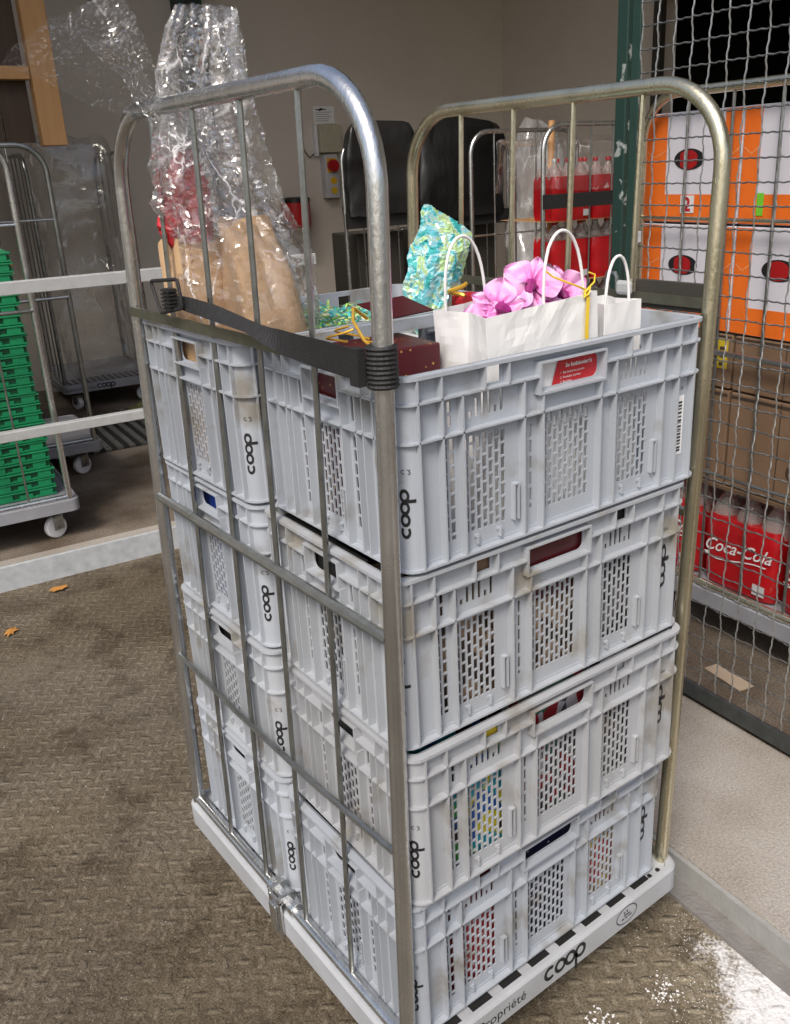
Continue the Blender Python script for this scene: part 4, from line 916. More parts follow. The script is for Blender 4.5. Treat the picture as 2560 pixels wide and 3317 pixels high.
def bag_film(path, n, m, fold, crumple, seed):
    """film pulled into long folds low down, crumpled towards the tie and the plume"""
    b = MB(); K = len(path)-1; hstep = abs(path[-1][2]-path[0][2])/m
    for j in range(m+1):
        f = j/m*K; i = min(int(f), K-1); t = f-i; a_, c_ = path[i], path[i+1]
        p = [a_[k]+(c_[k]-a_[k])*t for k in range(7)]
        for k in range(n):
            an = 2*math.pi*(k+.5*(j % 2)+random.uniform(-.42, .42))/n
            d = Vector((math.cos(an)*p[3], math.sin(an)*p[4], random.uniform(-.42, .42)*hstep)); q_ = Vector(p[:3])+d; dn = Vector((d.x, d.y, 0)).normalized()
            fo_ = noise.noise(Vector((math.cos(an)*3.2+seed, math.sin(an)*3.2, q_.z*2.2)))*1.6 + noise.noise(Vector((math.cos(an)*9+seed, math.sin(an)*9, q_.z*5)))*.8
            w = noise.noise_vector(Vector((q_.x*22+seed, q_.y*22, q_.z*16))) + noise.noise_vector(Vector((q_.x*55+seed, q_.y*55, q_.z*42)))*.55
            b.v.append(tuple(q_ + dn*fo_*fold*p[5] + w*crumple*p[6]))
    for j in range(m):
        for k in range(n):
            a0 = j*n+k; a1 = j*n+(k+1) % n; c0 = a0+n; c1 = a1+n
            b.f += [(a0, a1, c0), (a1, c1, c0)] if random.random() < .5 else [(a0, a1, c1), (a0, c1, c0)]
    return b
loc_(bag_film([(.155, .605, 1.285, .112, .150, .5, .2), (.155, .61, 1.36, .118, .155, .8, .35), (.150, .61, 1.45, .112, .135, 1, .5), (.125, .61, 1.53, .092, .090, 1, .8), (.108, .61, 1.60, .090, .066, 1.2, 1), (.108, .60, 1.68, .074, .050, 1.2, 1), (.112, .60, 1.74, .072, .045, 1.0, .8), (.122, .595, 1.79, .060, .035, .9, .6), (.135, .59, 1.836, .050, .014, .5, .3)], 90, 110, .017, .0055, 1)).build('film_wrap', M['film'], gw, smooth=True, fix=False)
loc_(bag_film([(.14, .63, 1.47, .085, .090, 1, 1), (.10, .63, 1.54, .075, .055, 1, 1.2), (.10, .62, 1.62, .062, .045, 1, 1.2), (.108, .61, 1.70, .050, .035, 1, 1)], 56, 54, .017, .008, 5)).build('film_wrap', M['film'], gw, fix=False)
loc_(film_sheet([[(.10, .66, 1.60), (.085, .62, 1.61), (.08, .58, 1.62)], [(.0, .64, 1.675), (.01, .61, 1.70), (.035, .59, 1.74)], [(-.09, .62, 1.70), (-.05, .60, 1.755), (.01, .58, 1.80)], [(-.21, .60, 1.735), (-.13, .60, 1.80), (-.015, .585, 1.842)]], 44, 60, .015, 11)).build('film_plume', M['film_dim'], gw, fix=False)
loc_(film_sheet([[(.10, .60, 1.60), (.06, .60, 1.61)], [(.06, .60, 1.67), (.01, .60, 1.69)], [(.02, .59, 1.73), (-.03, .60, 1.745)], [(-.01, .58, 1.80), (-.08, .58, 1.79)]], 22, 50, .016, 21)).build('film_plume', M['film_dim'], gw, fix=False)

# iridescent parcel and shredded foil
ir = tag(bag_film([(.468, .46, 1.255, .018, .018, .4, .4), (.466, .46, 1.30, .034, .034, 1, .8), (.470, .46, 1.345, .046, .040, 1, 1), (.478, .46, 1.385, .050, .042, 1, 1), (.492, .46, 1.425, .056, .044, 1, 1), (.505, .46, 1.450, .056, .028, 1.0, .9), (.492, .46, 1.478, .036, .014, .8, .7), (.474, .46, 1.500, .018, .006, .5, .4), (.470, .46, 1.512, .004, .003, .2, .2)], 56, 60, .010, .009, 8).build('iridescent_parcel', M['irid'], fix=False), 'blue-green iridescent film parcel standing behind the white bags', 'gift')
fo = MB()
for k in range(230):
    c0 = Vector((random.uniform(.26, .47), random.uniform(.50, .72), 1.285+random.uniform(0, .03))); a = random.uniform(0, 6.28); l = random.uniform(.03, .07)
    dv = Vector((math.cos(a), math.sin(a), random.uniform(-.2, .35)))*l; wv = Vector((-math.sin(a), math.cos(a), random.uniform(-1, 1)))*.0022
    m_ = c0+dv*.5+Vector((0, 0, random.uniform(0, .014)))
    fo.quad(c0-wv, c0+wv, m_+wv, m_-wv); fo.quad(m_-wv, m_+wv, c0+dv+wv, c0+dv-wv)
fb = tag(fo.build('shredded_foil', patch_mat('shred_foil', [(.30, .62, .10), (.55, .68, .20), (.05, .45, .35), (.70, .72, .45), (.10, .50, .55)], 60, .25), fix=False), 'yellow-green shredded foil filling the rear top crate', 'foil'); fb['kind'] = 'stuff'
gbox('white carton under the shredded foil in the top rear crate', 0, 'B', .22, .50, .05, .36, 0, .215, M['boxwhite'])
rs = thing('red_trinket', 'small red and gold trinket beside the iridescent parcel', 'gift')
MB().box(.50, .40, 1.27, .56, .45, 1.345).build('red_body', M['red'], rs, bevel=.006)
MB().tube([(.49+.018*math.cos(a*.7), .40+.014*math.sin(a*.7), 1.345+.003*a) for a in range(9)], .004, 6).build('gold_curl', M['gold'], rs, smooth=True)
sf = film_sheet([[(.53, .34, 1.31), (.58, .36, 1.31)], [(.60, .33, 1.36), (.64, .37, 1.365)], [(.66, .31, 1.375), (.69, .36, 1.39)]], 6, 12, .010, 4)
tag(sf.build('loose_film', M['film'], fix=False), 'loose crumpled clear film beside the orchids', 'film')

# ------------------------------------------------------------------ background: left side
def at_(s_, t_, z_=SZ): return W2(s_, t_, z_)
gc = cart('roll_container', 'roll container at left edge carrying the stacked green folding crates', at_(.088, 3.05), TH+R_(90), hbars=(1.36, 1.02, .54))
def green_crate():
    o = thing('folded_crate', 'green folded crate in the tall stack on the left roll container', 'crate', (0, 0, 0), 0, 'green folded crates at the left')
    b = MB(); b.box(-.192, -.292, .002, .192, .292, .034); b.build('crate_body', M['green_shade'], o)
    b = MB(); b.box(-.204, -.304, .032, .204, .304, .0385); b.build('rim', M['green'], o, bevel=.002)
    b = MB(); b.box(-.200, -.300, .0, .200, .300, .007); b.build('foot', M['green'], o)
    for i in range(7):
        y = -.285+i*.085
        MB().box(-.200, y, .0072, -.1925, y+.055, .022 if i % 2 else .0318).build('side_rib', M['green'], o)
    for i in range(5):
        x = -.185+i*.078
        MB().box(x, -.300, .0072, x+.052, -.2925, .0318 if i % 2 else .024).build('side_rib', M['green'], o); MB().box(x, .2925, .0072, x+.052, .300, .0318 if i % 2 else .024).build('side_rib', M['green'], o)
    return o
proto = green_crate(); ng = 25
WORDS = ['topmost', 'second', 'third', 'fourth', 'fifth', 'sixth', 'seventh', 'eighth', 'ninth', 'tenth', 'eleventh', 'twelfth', 'thirteenth', 'fourteenth', 'fifteenth', 'sixteenth', 'seventeenth', 'eighteenth', 'nineteenth', 'twentieth', 'twenty-first', 'twenty-second', 'twenty-third', 'twenty-fourth', 'lowest']
for i in range(ng):
    o = proto if i == 0 else copy_tree(proto)
    w_ = WORDS[ng-1-i]; o['label'] = 'green folded crate, '+w_+(' of' if w_ in ('topmost', 'lowest') else ' from top of')+' the tall stack at left'
    o.location = at_(-.245+random.uniform(-.006, .006), 3.36+random.uniform(-.006, .006), SZ+.192+i*.0425); o.rotation_euler = (0, 0, TH+R_(90)+random.uniform(-.012, .012))
cart('roll_container', 'empty dark roll container behind the green crates, left of the film-wrapped one', at_(.40, 3.95), TH+R_(90), hbars=(1.34, .96), mats=(M['galv_bar'], M['galv_bar']), hooph=(0,))
fc = cart('roll_container', 'film-covered roll container by the rear wall, lettered deck front', at_(.56, 5.50), TH, W=.62, hbars=(), mats=(M['galv_bar'], M['galv_bar']))
fd = [o for o in fc.children if o.name.startswith('deck')][0]
decal('logo_print', COOP, .24, lambda x, y: (.20+x*.036, -.0386, .15+y*.036), M['blackp'], fd)
text_obj('lettering', 'Eigentum/Propriété', .026, Matrix.Translation((-.01, -.0386, .155)) @ Matrix.Rotation(R_(90), 4, 'X'), M['blackp'], fd)
dh = MB()
for i in range(14):
    for j in range(5): dh.box(.03+i*.042, -.02+j*.05, .1875, .055+i*.042, .005+j*.05, .1889)
k_ = dh.build('deck_holes', M['dark'], fd); k_['kind'] = 'stuff'
def boxfilm(name, label, s0, s1, t0, t1, z0, z1, mat, amp, seed, n=40, m=34, cat='film cover', top=True, sqp=.35, taper=0.0):
    b = MB(); cs, ct = (s0+s1)/2, (t0+t1)/2; hs, ht = (s1-s0)/2, (t1-t0)/2
    for j in range(m+1):
        f = j/m
        sh = 1.0-taper*(1-f)
        sh2 = sh
        if f > .88: sh *= math.sqrt(max(0, 1-((f-.88)/.12)**2))*.55+.45
        if f > .70: sh2 *= math.sqrt(max(0, 1-((f-.70)/.30)**2))*.35+.65
        for k in range(n):
            a = 2*math.pi*k/n; ca, sa = math.cos(a), math.sin(a)
            p = W2(cs+math.copysign(abs(ca)**sqp, ca)*hs*min(sh, 1)*1.0 if sqp > .3 else cs+math.copysign(abs(ca)**sqp, ca)*hs*sh2, ct+math.copysign(abs(sa)**sqp, sa)*ht*sh, z0+(z1-z0)*f)
            w = noise.noise_vector(Vector((p.x*5+seed, p.y*5, p.z*3.2)))*amp + noise.noise_vector(Vector((p.x*15+seed, p.y*15, p.z*9)))*amp*.45
            b.v.append(tuple(p+w))
    for j in range(m):
        for k in range(n): b.f.append((j*n+k, j*n+(k+1) % n, (j+1)*n+(k+1) % n, (j+1)*n+k))
    if top: b.f.append(tuple(m*n+k for k in range(n)))
    o = b.build(name, mat, smooth=mat is not M['film'], fix=False); return tag(o, label, cat)
boxfilm('film_cover', 'thin clear film bag draped over the rear-left roll container', .60, 1.13, 5.42, 5.95, .30, 1.86, M['film_cart'], .05, 2, taper=.12, n=64, m=70)
# floor grating under the film-covered container
fg = thing('floor_grate', 'ribbed dark floor grate in front of the film-covered roll container', 'grate')
MB().box(.25, 4.35, SZ+.001, 1.9, 5.3, SZ+.004).xf(bmat()).build('pan', M['dark'], fg)
gb_ = MB()
for i in range(24): gb_.box(.25+i*.07, 4.35, SZ+.005, .285+i*.07, 5.3, SZ+.016)
k_ = gb_.xf(bmat()).build('grate_bars', M['galv_bar'], fg); k_['kind'] = 'stuff'
tag(crumple_tube([(*W2(1.00, 5.25, SZ+.02)[:], .1, .05), (*W2(1.12, 5.22, SZ+.06)[:], .05, .03), (*W2(1.22, 5.22, SZ+.2)[:], .03, .02), (*W2(1.2, 5.3, SZ+.3)[:], .02, .02)], 10, 12, .02, 3).build('olive_strap', pmat('olive_film', (.16, .16, .05), .5), fix=False), 'olive strip of film hanging over the rear-left deck', 'film')

# wall fittings
sw = thing('switch_box', 'light grey switch box with red knob and two sockets on rear wall', 'switch box')
MB().box(3.07, 6.30, 1.36, 3.19, 6.397, 1.71).xf(bmat()).build('housing', M['greybox'], sw, bevel=.006)
MB().box(3.085, 6.294, 1.565, 3.175, 6.299, 1.68).xf(bmat()).build('yellow_plate', M['yellowplate'], sw, bevel=.003)
MB().lathe([(.045, 6.245), (.05, 6.255), (.05, 6.285), (.035, 6.294)], 20, (3.13, 0, 1.62), 'y').xf(bmat()).build('red_knob', M['redpaint'], sw, smooth=True)
for z in (1.50, 1.42): MB().lathe([(.028, 6.292), (.030, 6.298), (.030, 6.3)], 16, (3.14, 0, z), 'y').xf(bmat()).build('socket', M['yellowplate'], sw, smooth=True)
eb = thing('fuse_box', 'beige fuse box above the switch with cable strip at its side', 'fuse box')
MB().box(3.05, 6.31, 1.725, 3.25, 6.397, 1.945).xf(bmat()).build('cover', M['beige'], eb, bevel=.006)
MB().box(3.015, 6.35, 1.70, 3.045, 6.397, 1.95).xf(bmat()).build('label_strip', M['white'], eb)
sg = thing('wall_notice', 'small white printed notice above the fuse box', 'notice')
MB().box(3.045, 6.392, 1.955, 3.235, 6.397, 2.09).xf(bmat()).build('sheet', M['white_paper'], sg)
nb_ = MB()
for i in range(5): nb_.box(3.06, 6.3905, 1.975+i*.017, 3.06+random.uniform(.11, .16), 6.3912, 1.978+i*.017)
k_ = nb_.xf(bmat()).build('print_lines', M['dark_panel'], sg); k_['kind'] = 'stuff'
decal('print_mark', [[(0, .5), (1, .5)], [(.35, .15), (.6, .85)]], .25, lambda x, y: W2(3.06+x*.10, 6.3905, 2.05+y*.03), M['blackp'], sg)
cb = thing('cable', 'thin grey cable looping down the rear wall beside the fuse box', 'cable')
MB().tube([W2(2.9, 6.39, 2.0), W2(2.905, 6.385, 1.85), W2(2.93, 6.38, 1.74), W2(2.97, 6.38, 1.69), W2(3.01, 6.38, 1.72)], .005, 6).build('loop', M['dark_panel'], cb, smooth=True)
cn = thing('wall_bin', 'red enamel bin with black lid fixed to the rear wall', 'bin')
MB().lathe([(.085, 1.12), (.115, 1.14), (.122, 1.18), (.122, 1.35)], 24, (2.75, 6.27, 0)).xf(bmat()).build('bucket', M['redpaint'], cn, smooth=True)
MB().lathe([(.126, 1.345), (.126, 1.375), (.11, 1.385), (.02, 1.387)], 24, (2.75, 6.27, 0)).xf(bmat()).build('lid', M['bin_black'], cn, smooth=True)

# black-covered containers
for k, (s1, L_, lab, lab2) in enumerate(((2.965, .55, 'roll container under the left black cover by the rear wall', 'black plastic cover on the left of two covered roll containers'),
                                   (3.80, .80, 'roll container under the right black cover by the rear wall', 'wrinkled black plastic cover on the right of two covered roll containers'))):
    cart('roll_container', lab, at_(s1, 4.72), TH+R_(90), L=L_, hbars=(1.10, .60), nb=3, hooph=(0,))
    boxfilm('black_cover', lab2, s1-L_+.02-.02*k, s1+.01-.06*k, 4.65, 4.76, 1.28-.05*k, 1.88, M['bin_black'], .032, 3+7*k, cat='cover', sqp=.28)
    MB_ = MB().box(s1-L_-.01, 4.68, 1.20-.04*k, s1+.01, 4.70, 1.30-.04*k).xf(bmat()).build('cover_strap', M['black']); tag(MB_, ('left', 'right')[k]+' black strap below the covers of the two covered roll containers', 'strap')
    tag(MB().box(s1-L_+.12, 4.80, SZ+.195, s1-.05, 5.2, 1.15).xf(bmat()).build('dark_carton', M['dark_panel'], bevel=.01), ('left', 'right')[k]+' dark load inside the roll containers under the black covers', 'load')
boxfilm('film_bundle', 'tall bundle of cloudy clear film between black cover and bottle cart', 3.28, 3.62, 3.85, 4.1, SZ, 1.80, M['film_white'], .07, 13, cat='film', sqp=.7)

# ------------------------------------------------------------------ bottle packs
PW, PD, PH = .29, .195, .235
def pack_meshes():
    b = MB(); n = 48; m = 8
    def outline(k):
        a = 2*math.pi*k/n; ca, sa = math.cos(a), math.sin(a)
        x = math.copysign(abs(ca)**.25, ca)*PW/2; y = math.copysign(abs(sa)**.25, sa)*PD/2
        y += math.copysign(.006, y)*math.cos(x/PW*3*2*math.pi)*(abs(y) > PD*.4); x += math.copysign(.005, x)*math.cos(y/PD*2*2*math.pi)*(abs(x) > PW*.42)
        return x, y
    for j in range(m+1):
        f = j/m; k2 = 1-.06*(abs(2*f-1)**6)
        for k in range(n):
            x, y = outline(k); w = noise.noise(Vector((x*20, y*20, f*4)))*.004
            b.v.append((x*k2+w, y*k2+w, PH*f))
    for j in range(m):
        for k in range(n): b.f.append((j*n+k, j*n+(k+1) % n, (j+1)*n+(k+1) % n, (j+1)*n+k))
    b.f.append(tuple(range(n))); b.f.append(tuple(m*n+k for k in range(n)))
    wrap = b.mesh('shrink_wrap', M['colared'], smooth=True)
    neck = MB().lathe([(.044, .20), (.045, PH), (.040, PH+.02), (.026, PH+.045), (.0145, PH+.062), (.0135, PH+.075)], 14).mesh('bottle_neck', M['bottle'], smooth=True)
    cap = MB().lathe([(.0155, PH+.072), (.0155, PH+.09), (.013, PH+.093)], 12).mesh('cap', M['redpaint'], smooth=True)
    cap2 = MB().lathe([(.0155, PH+.072), (.0155, PH+.09), (.013, PH+.093)], 12).mesh('cap', M['rail'], smooth=True)
    return wrap, neck, cap, cap2
WRAP, NECK, CAP, CAP2 = pack_meshes()
TXT = text_mesh('Coca-Cola', .060, shear=.5, align='CENTER', bold=.0006); TXT.transform(Matrix.Translation((0, -PD/2-.0085, .125)) @ Matrix.Rotation(R_(90), 4, 'X') @ Matrix.Rotation(.10, 4, 'Z')); TXT.materials.clear(); TXT.materials.append(M['white'])
def swoosh(u, v): return (u*.12, -PD/2-.0085, .108+v*.03+u*.012)
_v, _f = strip2d([[(-1.0, .3), (-.9, -.1), (-.6, -.35), (-.2, -.25), (.2, .0), (.6, .15), (.95, .05)]], .14); SWO = bpy.data.meshes.new('brand_swoosh'); SWO.from_pydata([swoosh(p.x, p.y) for p in _v], [], _f); SWO.materials.append(M['white'])
BAR = MB().box(.07, -PD/2-.0075, .02, .115, -PD/2-.0065, .055).mesh('barcode_label', M['greybox'])
def pack(label, s_, t_, z_, rz, group, text=True, caps=0):
    o = thing('bottle_pack', label, 'bottle pack', W2(s_, t_, z_), TH+rz, group)
    link_mesh('shrink_wrap', WRAP, o)
    for i in range(3):
        for j in range(2):
            nk = link_mesh('bottle_neck', NECK, o); nk.location = (-.095+.095*i, -.047+.094*j, 0); link_mesh('cap', CAP if (i+j+caps) % 3 else CAP2, nk)
    if text: link_mesh('brand_lettering', TXT, o); link_mesh('brand_swoosh', SWO, o)
    link_mesh('barcode_label', BAR, o)
    return o
# right cart behind the mesh fence: bottles, brown cartons, orange cartons
oc = cart('roll_container', 'roll container behind the mesh fence loaded with cartons and red bottle packs', at_(1.63, .345, SZ-.01), TH, hbars=(1.34, .96, .59), mats=(M['zinc'], M['galv_bar']))
RL = ['red bottle pack at the left end of the cart behind the fence', 'red bottle pack in the middle of the cart behind the fence', 'red bottle pack at the right edge of the picture behind the fence']
for i, t in enumerate((1.03, .725, .42)): pack(RL[i], 1.77, t, SZ+.185, R_(-90)+random.uniform(-.02, .02), 'red bottle packs in the cart behind the fence', caps=i)
tag(MB().box(1.66, .36, .585, 2.26, 1.15, .597).xf(bmat()).build('board', M['cardboard']), 'cardboard layer sheet between bottle packs and brown cartons', 'sheet')
def carton(label, t0, t1, z0, z1, texts, extra=None):
    o = thing('carton', label, 'carton', W2(1.665, (t0+t1)/2, z0), TH, 'brown cartons behind the fence'); w = t1-t0-.006; h = z1-z0-.003
    MB().box(0, -w/2, 0, .55, w/2, h).build('box_body', M['cardboard'], o, bevel=.004)
    MB().box(-.0012, -w/2+.004, h*.94, -.0004, w/2-.004, h*.97).build('tape', M['brownprint'], o)
    MB().box(-.0012, -.0015, 0.003, -.0004, .0015, h-.003).build('seam', M['brownprint'], o)
    F = Matrix(((0, 0, -1, -.0014), (-1, 0, 0, 0), (0, 1, 0, 0), (0, 0, 0, 1)))
    for body, size, u, v in texts: text_obj('carton_print', body, size, F @ Matrix.Translation((u, v, 0)), M['brownprint'], o)
    if extra:
        MB().box(-.0016, extra[0], extra[1], -.0006, extra[2], extra[3]).build('yellow_label', M['yellow_label'], o)
        dk = MB()
        for i in range(3):
            for j in range(3): dk.box(-.0022, extra[0]+.012+i*.03, extra[1]+.008+j*.024, -.0017, extra[0]+.03+i*.03, extra[1]+.018+j*.024)
        k = dk.build('label_print', M['brownprint'], o); k['kind'] = 'stuff'
    return o
carton('brown carton with yellow label under the orange cartons', .80, 1.165, .905, 1.072, [], (-.165, .06, -.065, .15))
carton('brown carton right of the yellow-labelled one under the orange cartons', .43, .797, .905, 1.072, [('12', .03, .06, .10)])
carton('brown lettered carton at the left above the bottle packs', .80, 1.165, .600, .902, [('DNC', .05, -.13, .20), ('ANANAS', .035, -.13, .05)])
carton('brown carton with large letters at the right above the bottle packs', .43, .797, .600, .902, [('D', .06, .10, .22), ('CT', .085, .03, .07), ('E', .06, .11, .02)])
def orange_box(label, t0, t1, z0, z1, left, right):
    o = thing('carton', label, 'carton', W2(1.665, (t0+t1)/2, z0), TH, 'orange and white cartons behind the fence'); w = t1-t0-.004; h = z1-z0-.003
    MB().box(0, -w/2, 0, .5, w/2, h).build('box_body', M['boxwhite'], o, bevel=.003)
    MB().box(-.0010, -w/2+.003, .002, -.0004, w/2-.003, h*.26).build('orange_band', M['orange'], o)
    for y0, y1 in left: MB().box(-.0018, y0, .003, -.0011, y1, h-.003).build('orange_band', M['orange'], o)
    ch = MB()
    for y0, y1 in left:
        c_ = (y0+y1)/2; v, f = strip2d([[(y0+.004, h*.66), (c_, h*.60), (y1-.004, h*.66)]], .004); n = len(ch.v); ch.v += [(-.0024, p.x, p.y) for p in v]; ch.f += [tuple(n+i for i in q_) for q_ in f]
    k = ch.build('chevron', pmat('pale_orange', (.85, .32, .12), .5), o)
    if right:
        y, z = right; e = [(y+.058*math.cos(R_(a)), z+.030*math.sin(R_(a))) for a in range(0, 360, 12)]
        b = MB(); b.v = [(-.0014, p[0], p[1]) for p in e]; b.f = [tuple(range(len(e)))]; b.build('hand_hole', M['dark'], o)  # flat dark disc paints the shade inside the opening
        e = [(y+.004+.040*math.cos(R_(a)), z-.001+.027*math.sin(R_(a))) for a in range(0, 360, 12)]
        b = MB(); b.v = [(-.0020, max(y-.032, min(y+.034, p[0])), p[1]) for p in e]; b.f = [tuple(range(len(e)))]; b.build('red_can_end', M['redpaint'], o)
    return o
ob = orange_box('upper left orange and white carton with numbered label behind the fence', .822, 1.192, 1.385, 1.70, [(.0, .0)][:0] + [(.095, .182), (-.182, -.122)], (-.005+.01, .18))
MB().box(-.0030, -.024, .028, -.0022, .028, .078).build('white_label', M['white'], ob); text_obj('number', '2', .055, Matrix(((0, 0, -1, -.0034), (-1, 0, 0, .016), (0, 1, 0, .034), (0, 0, 0, 1))), M['red'], ob, bold=.002)
orange_box('lower left orange and white carton behind the fence', .822, 1.192, 1.075, 1.382, [(.10, .182), (-.182, -.122)], (.008, .185))
ob = orange_box('upper right orange and white carton behind the fence', .45, .82, 1.385, 1.70, [(.125, .182)], None)
MB().box(-.0030, .10, .025, -.0022, .122, .085).build('green_label', M['green_label'], ob)
orange_box('lower right orange and white carton behind the fence', .45, .82, 1.075, 1.382, [(.125, .182)], (.03, .19))

# bottle cart behind the green post
rc = cart('roll_container', 'roll container of red bottle packs standing behind the green fence post', at_(3.53, 2.97), TH+R_(90), hbars=(1.1,), mats=(M['galv'], M['galv']))
for lv in range(4):
    z = SZ+.195+lv*.332
    for i in range(2):
        pack(('left', 'right')[i]+' red bottle pack on '+('lowest', 'second', 'third', 'top')[lv]+' layer of the cart behind the green post', 2.985+i*.30, 3.14, z, 0, 'red bottle packs in the cart behind the green post', False, i+lv)
    if lv < 3: tag(MB().box(2.82, 3.03, z+.329, 3.45, 3.5, z+.3305).xf(bmat()).build('board', M['wood']), ('lowest', 'middle', 'upper')[lv]+' wooden layer board in the bottle cart behind the green post', 'board')
tag(MB().box(2.69, 2.94, 1.335, 3.55, 2.95, 1.41).xf(bmat()).build('cover_strap', M['black']), 'black strap across the bottle cart behind the green post', 'strap')
tag(MB().tube([W2(3.13, 3.42, SZ+.2), W2(3.135, 3.42, 1.2), W2(3.14, 3.42, 1.80)], .021, 12).build('broom_handle', M['wood'], smooth=True), 'wooden broom handle standing among the bottle packs', 'broom handle')
tag(boxfilm('film_wrap', '', 2.74, 3.5, 3.0, 3.5, 1.42, 1.70, M['film_dim'], .03, 31, top=False), 'clear film around the bottle packs behind the green post', 'film')

# ------------------------------------------------------------------ mesh fence with green post
FS = 1.31
def post_mat():
    m, nt, b = new_mat('peeling_green_paint'); L = nt.links.new; b.inputs['Roughness'].default_value = .55
    tc = N(nt, 'ShaderNodeTexCoord'); n1 = N(nt, 'ShaderNodeTexNoise'); n1.inputs['Scale'].default_value = 16; n1.inputs['Detail'].default_value = 6; L(tc.outputs['Object'], n1.inputs['Vector'])
    rp = N(nt, 'ShaderNodeValToRGB'); rp.color_ramp.interpolation = 'LINEAR'; e = rp.color_ramp.elements
    e[0].position = .615; e[0].color = (.010, .034, .027, 1); e[1].position = .64; e[1].color = (.26, .29, .28, 1)
    L(n1.outputs['Fac'], rp.inputs[0]); L(rp.outputs[0], b.inputs['Base Color']); return m
M['peel'] = post_mat()
fp = thing('mesh_fence', 'woven wire mesh fence panel with green posts at the right', 'fence')
MB().box(FS-.010, .908, SZ, FS+.018, .947, 2.75).xf(bmat()).build('post', M['peel'], fp, bevel=.003)
MB().box(FS-.006, .868, SZ+.03, FS+.002, .896, 2.75).xf(bmat()).build('stile', M['green_paint'], fp, bevel=.001)
MB().box(FS-.012, -.6, SZ+.018, FS+.003, .866, SZ+.065).xf(bmat()).build('bottom_rail', pmat('dark_steel', (.10, .11, .11), .5, .6, (.05, .055, .055), 30, .9), fp, bevel=.002)
MB().box(FS+.003, -.6, SZ+.018, FS+.04, .866, SZ+.023).xf(bmat()).build('bottom_ledge', M['green_paint'], fp)
T0, Z0_ = .812, SZ+.055
vt = [T0+.0552-i*.0552 for i in range(23)]; hz = [Z0_+i*.0533 for i in range(50)]
def wire(fixed, horiz, ph):
    pts = []; a, b_, st_ = (T0+.056, vt[-1]-.03, .0552/8) if horiz else (Z0_-.01, hz[-1]+.02, .0533/8)
    n = int(abs(b_-a)/st_)
    jit = [random.uniform(-.0004, .0004) for _ in range(n+1)]
    for i in range(n+1):
        c = a-(i*st_) if horiz else a+i*st_
        off = .0030*math.cos(math.pi*(c-(T0 if horiz else Z0_))/(.0552 if horiz else .0533)+math.pi*ph) * (1 if horiz else -1)
        lat = .0011*math.sin(2*math.pi*c/(.0276 if horiz else .02665))
        pts.append(W2(FS+off, c if horiz else fixed+lat, fixed+lat if horiz else c))
    MB().tube(pts, .0021, 5, caps=False).build('wire', M['wire'] if horiz else M['wire_light'], fp, smooth=True)
for i, t in enumerate(vt): wire(t, False, i)
for i, z in enumerate(hz): wire(z, True, i)
MB().box(FS-.012, .845, 1.36, FS+.004, .863, 1.39).xf(bmat()).build('hinge_clip', M['galv_sheet'], fp, bevel=.002)

# ------------------------------------------------------------------ small litter: leaves, paper, salt
def scrap(name, label, cat, pos, size, mat, n=7, seed=0, rz=0.0):
    b = MB(); pts = []
    for i in range(n*2):
        a = 2*math.pi*i/(n*2); r = size*(.62+.38*((i % 2)))*random.uniform(.75, 1.1); pts.append((r*math.cos(a), r*.6*math.sin(a)))
    b.v = [(0, 0, size*.25)]+[(p[0], p[1], .002+size*.14*abs(math.sin(i*1.7+seed))) for i, p in enumerate(pts)]
    b.f = [(0, i+1, (i+1) % len(pts)+1) for i in range(len(pts))]
    o = b.build(name, mat, fix=False); o.location = pos; o.rotation_euler = (0, 0, rz); return tag(o, label, cat)
scrap('dry_leaf', 'curled orange leaf lying against the galvanised floor edge', 'leaf', (.225, 2.76, -.03), .05, M['leaf'], seed=1)
scrap('dry_leaf', 'faded yellow leaf scrap at the left edge of the yard', 'leaf', (-.037, 2.49, -.028), .045, M['leaf'], seed=4, rz=1)
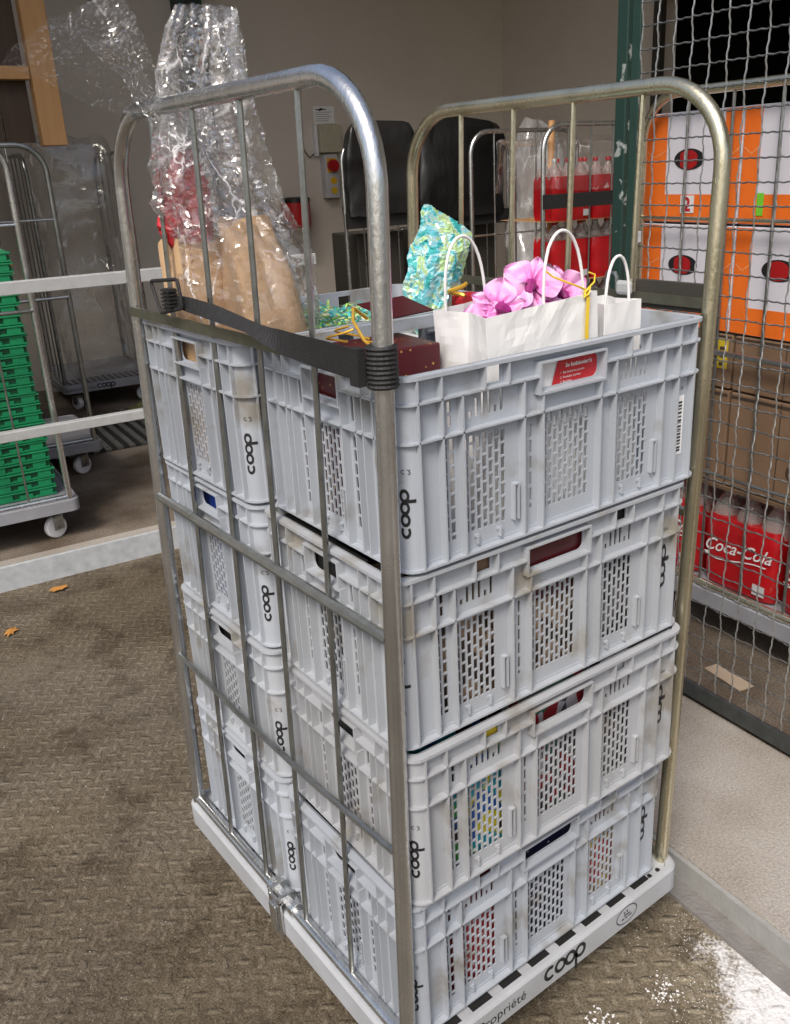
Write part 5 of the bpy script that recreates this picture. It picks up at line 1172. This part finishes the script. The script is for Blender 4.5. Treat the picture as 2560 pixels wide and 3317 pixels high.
tag(MB().box(-.075, -.028, 0, .075, .028, .003).box(-.075, .018, .003, .01, .03, .006).build('cardboard_scrap', pmat('pale_card', (.42, .33, .24), .8)), 'torn pale cardboard scrap on the floor behind the mesh fence', 'scrap')
C.objects[-1].location = W2(1.49, .578, SZ+.003); C.objects[-1].rotation_euler = (0, 0, TH+1.45)
def grains(name, label, pts, mat, cat):
    b = MB()
    for x, y, z, r in pts:
        n = len(b.v); q = [Vector((1, 0, 0)), Vector((-.5, .87, 0)), Vector((-.5, -.87, 0)), Vector((0, 0, .9)), Vector((0, 0, -.6))]; a = random.uniform(0, 6)
        for p in q:
            p = Vector((p.x*math.cos(a)-p.y*math.sin(a), p.x*math.sin(a)+p.y*math.cos(a), p.z))*r*random.uniform(.7, 1.3); b.v.append((x+p.x, y+p.y, z+r*.4+p.z))
        b.f += [(n, n+1, n+3), (n+1, n+2, n+3), (n+2, n, n+3), (n+1, n, n+4), (n+2, n+1, n+4), (n, n+2, n+4)]
    o = b.build(name, mat, fix=False); o['kind'] = 'stuff'; return tag(o, label, cat)
pts = []
while len(pts) < 2600:
    x, y = random.uniform(.30, .83), random.uniform(-.75, .12); d = math.hypot(x-.84, y+.42)
    if random.random() < max(.02, 1-abs(d-.30)*4.5)*max(0, .5+noise.noise(Vector((x*14, y*14, 2)))) and x < SE-.065-.105*y: pts.append((x, y, 0, random.choice((.0005, .0008, .001, .0016))))
grains('road_salt', 'white road salt grains scattered on the ground at lower right', pts, M['salt'], 'salt')
pts = []
for k in range(120):
    x, y = random.uniform(-1.2, .0), random.uniform(.2, 2.8); pts.append((x, y, gz(x, y), random.choice((.001, .0015, .002, .005 if k % 9 == 0 else .0015))))
for cx, cy, n in ((.40, .10-.17, 60), (.37, -.10, 90), (.30, -.13, 60), (.55, -.12, 80)):
    for k in range(n): pts.append((cx+random.gauss(0, .018), cy+random.gauss(0, .014), 0, random.choice((.001, .002, .0035))))
grains('salt_crumbs', 'loose white crumbs scattered across the yard ground', pts, M['salt'], 'crumbs')
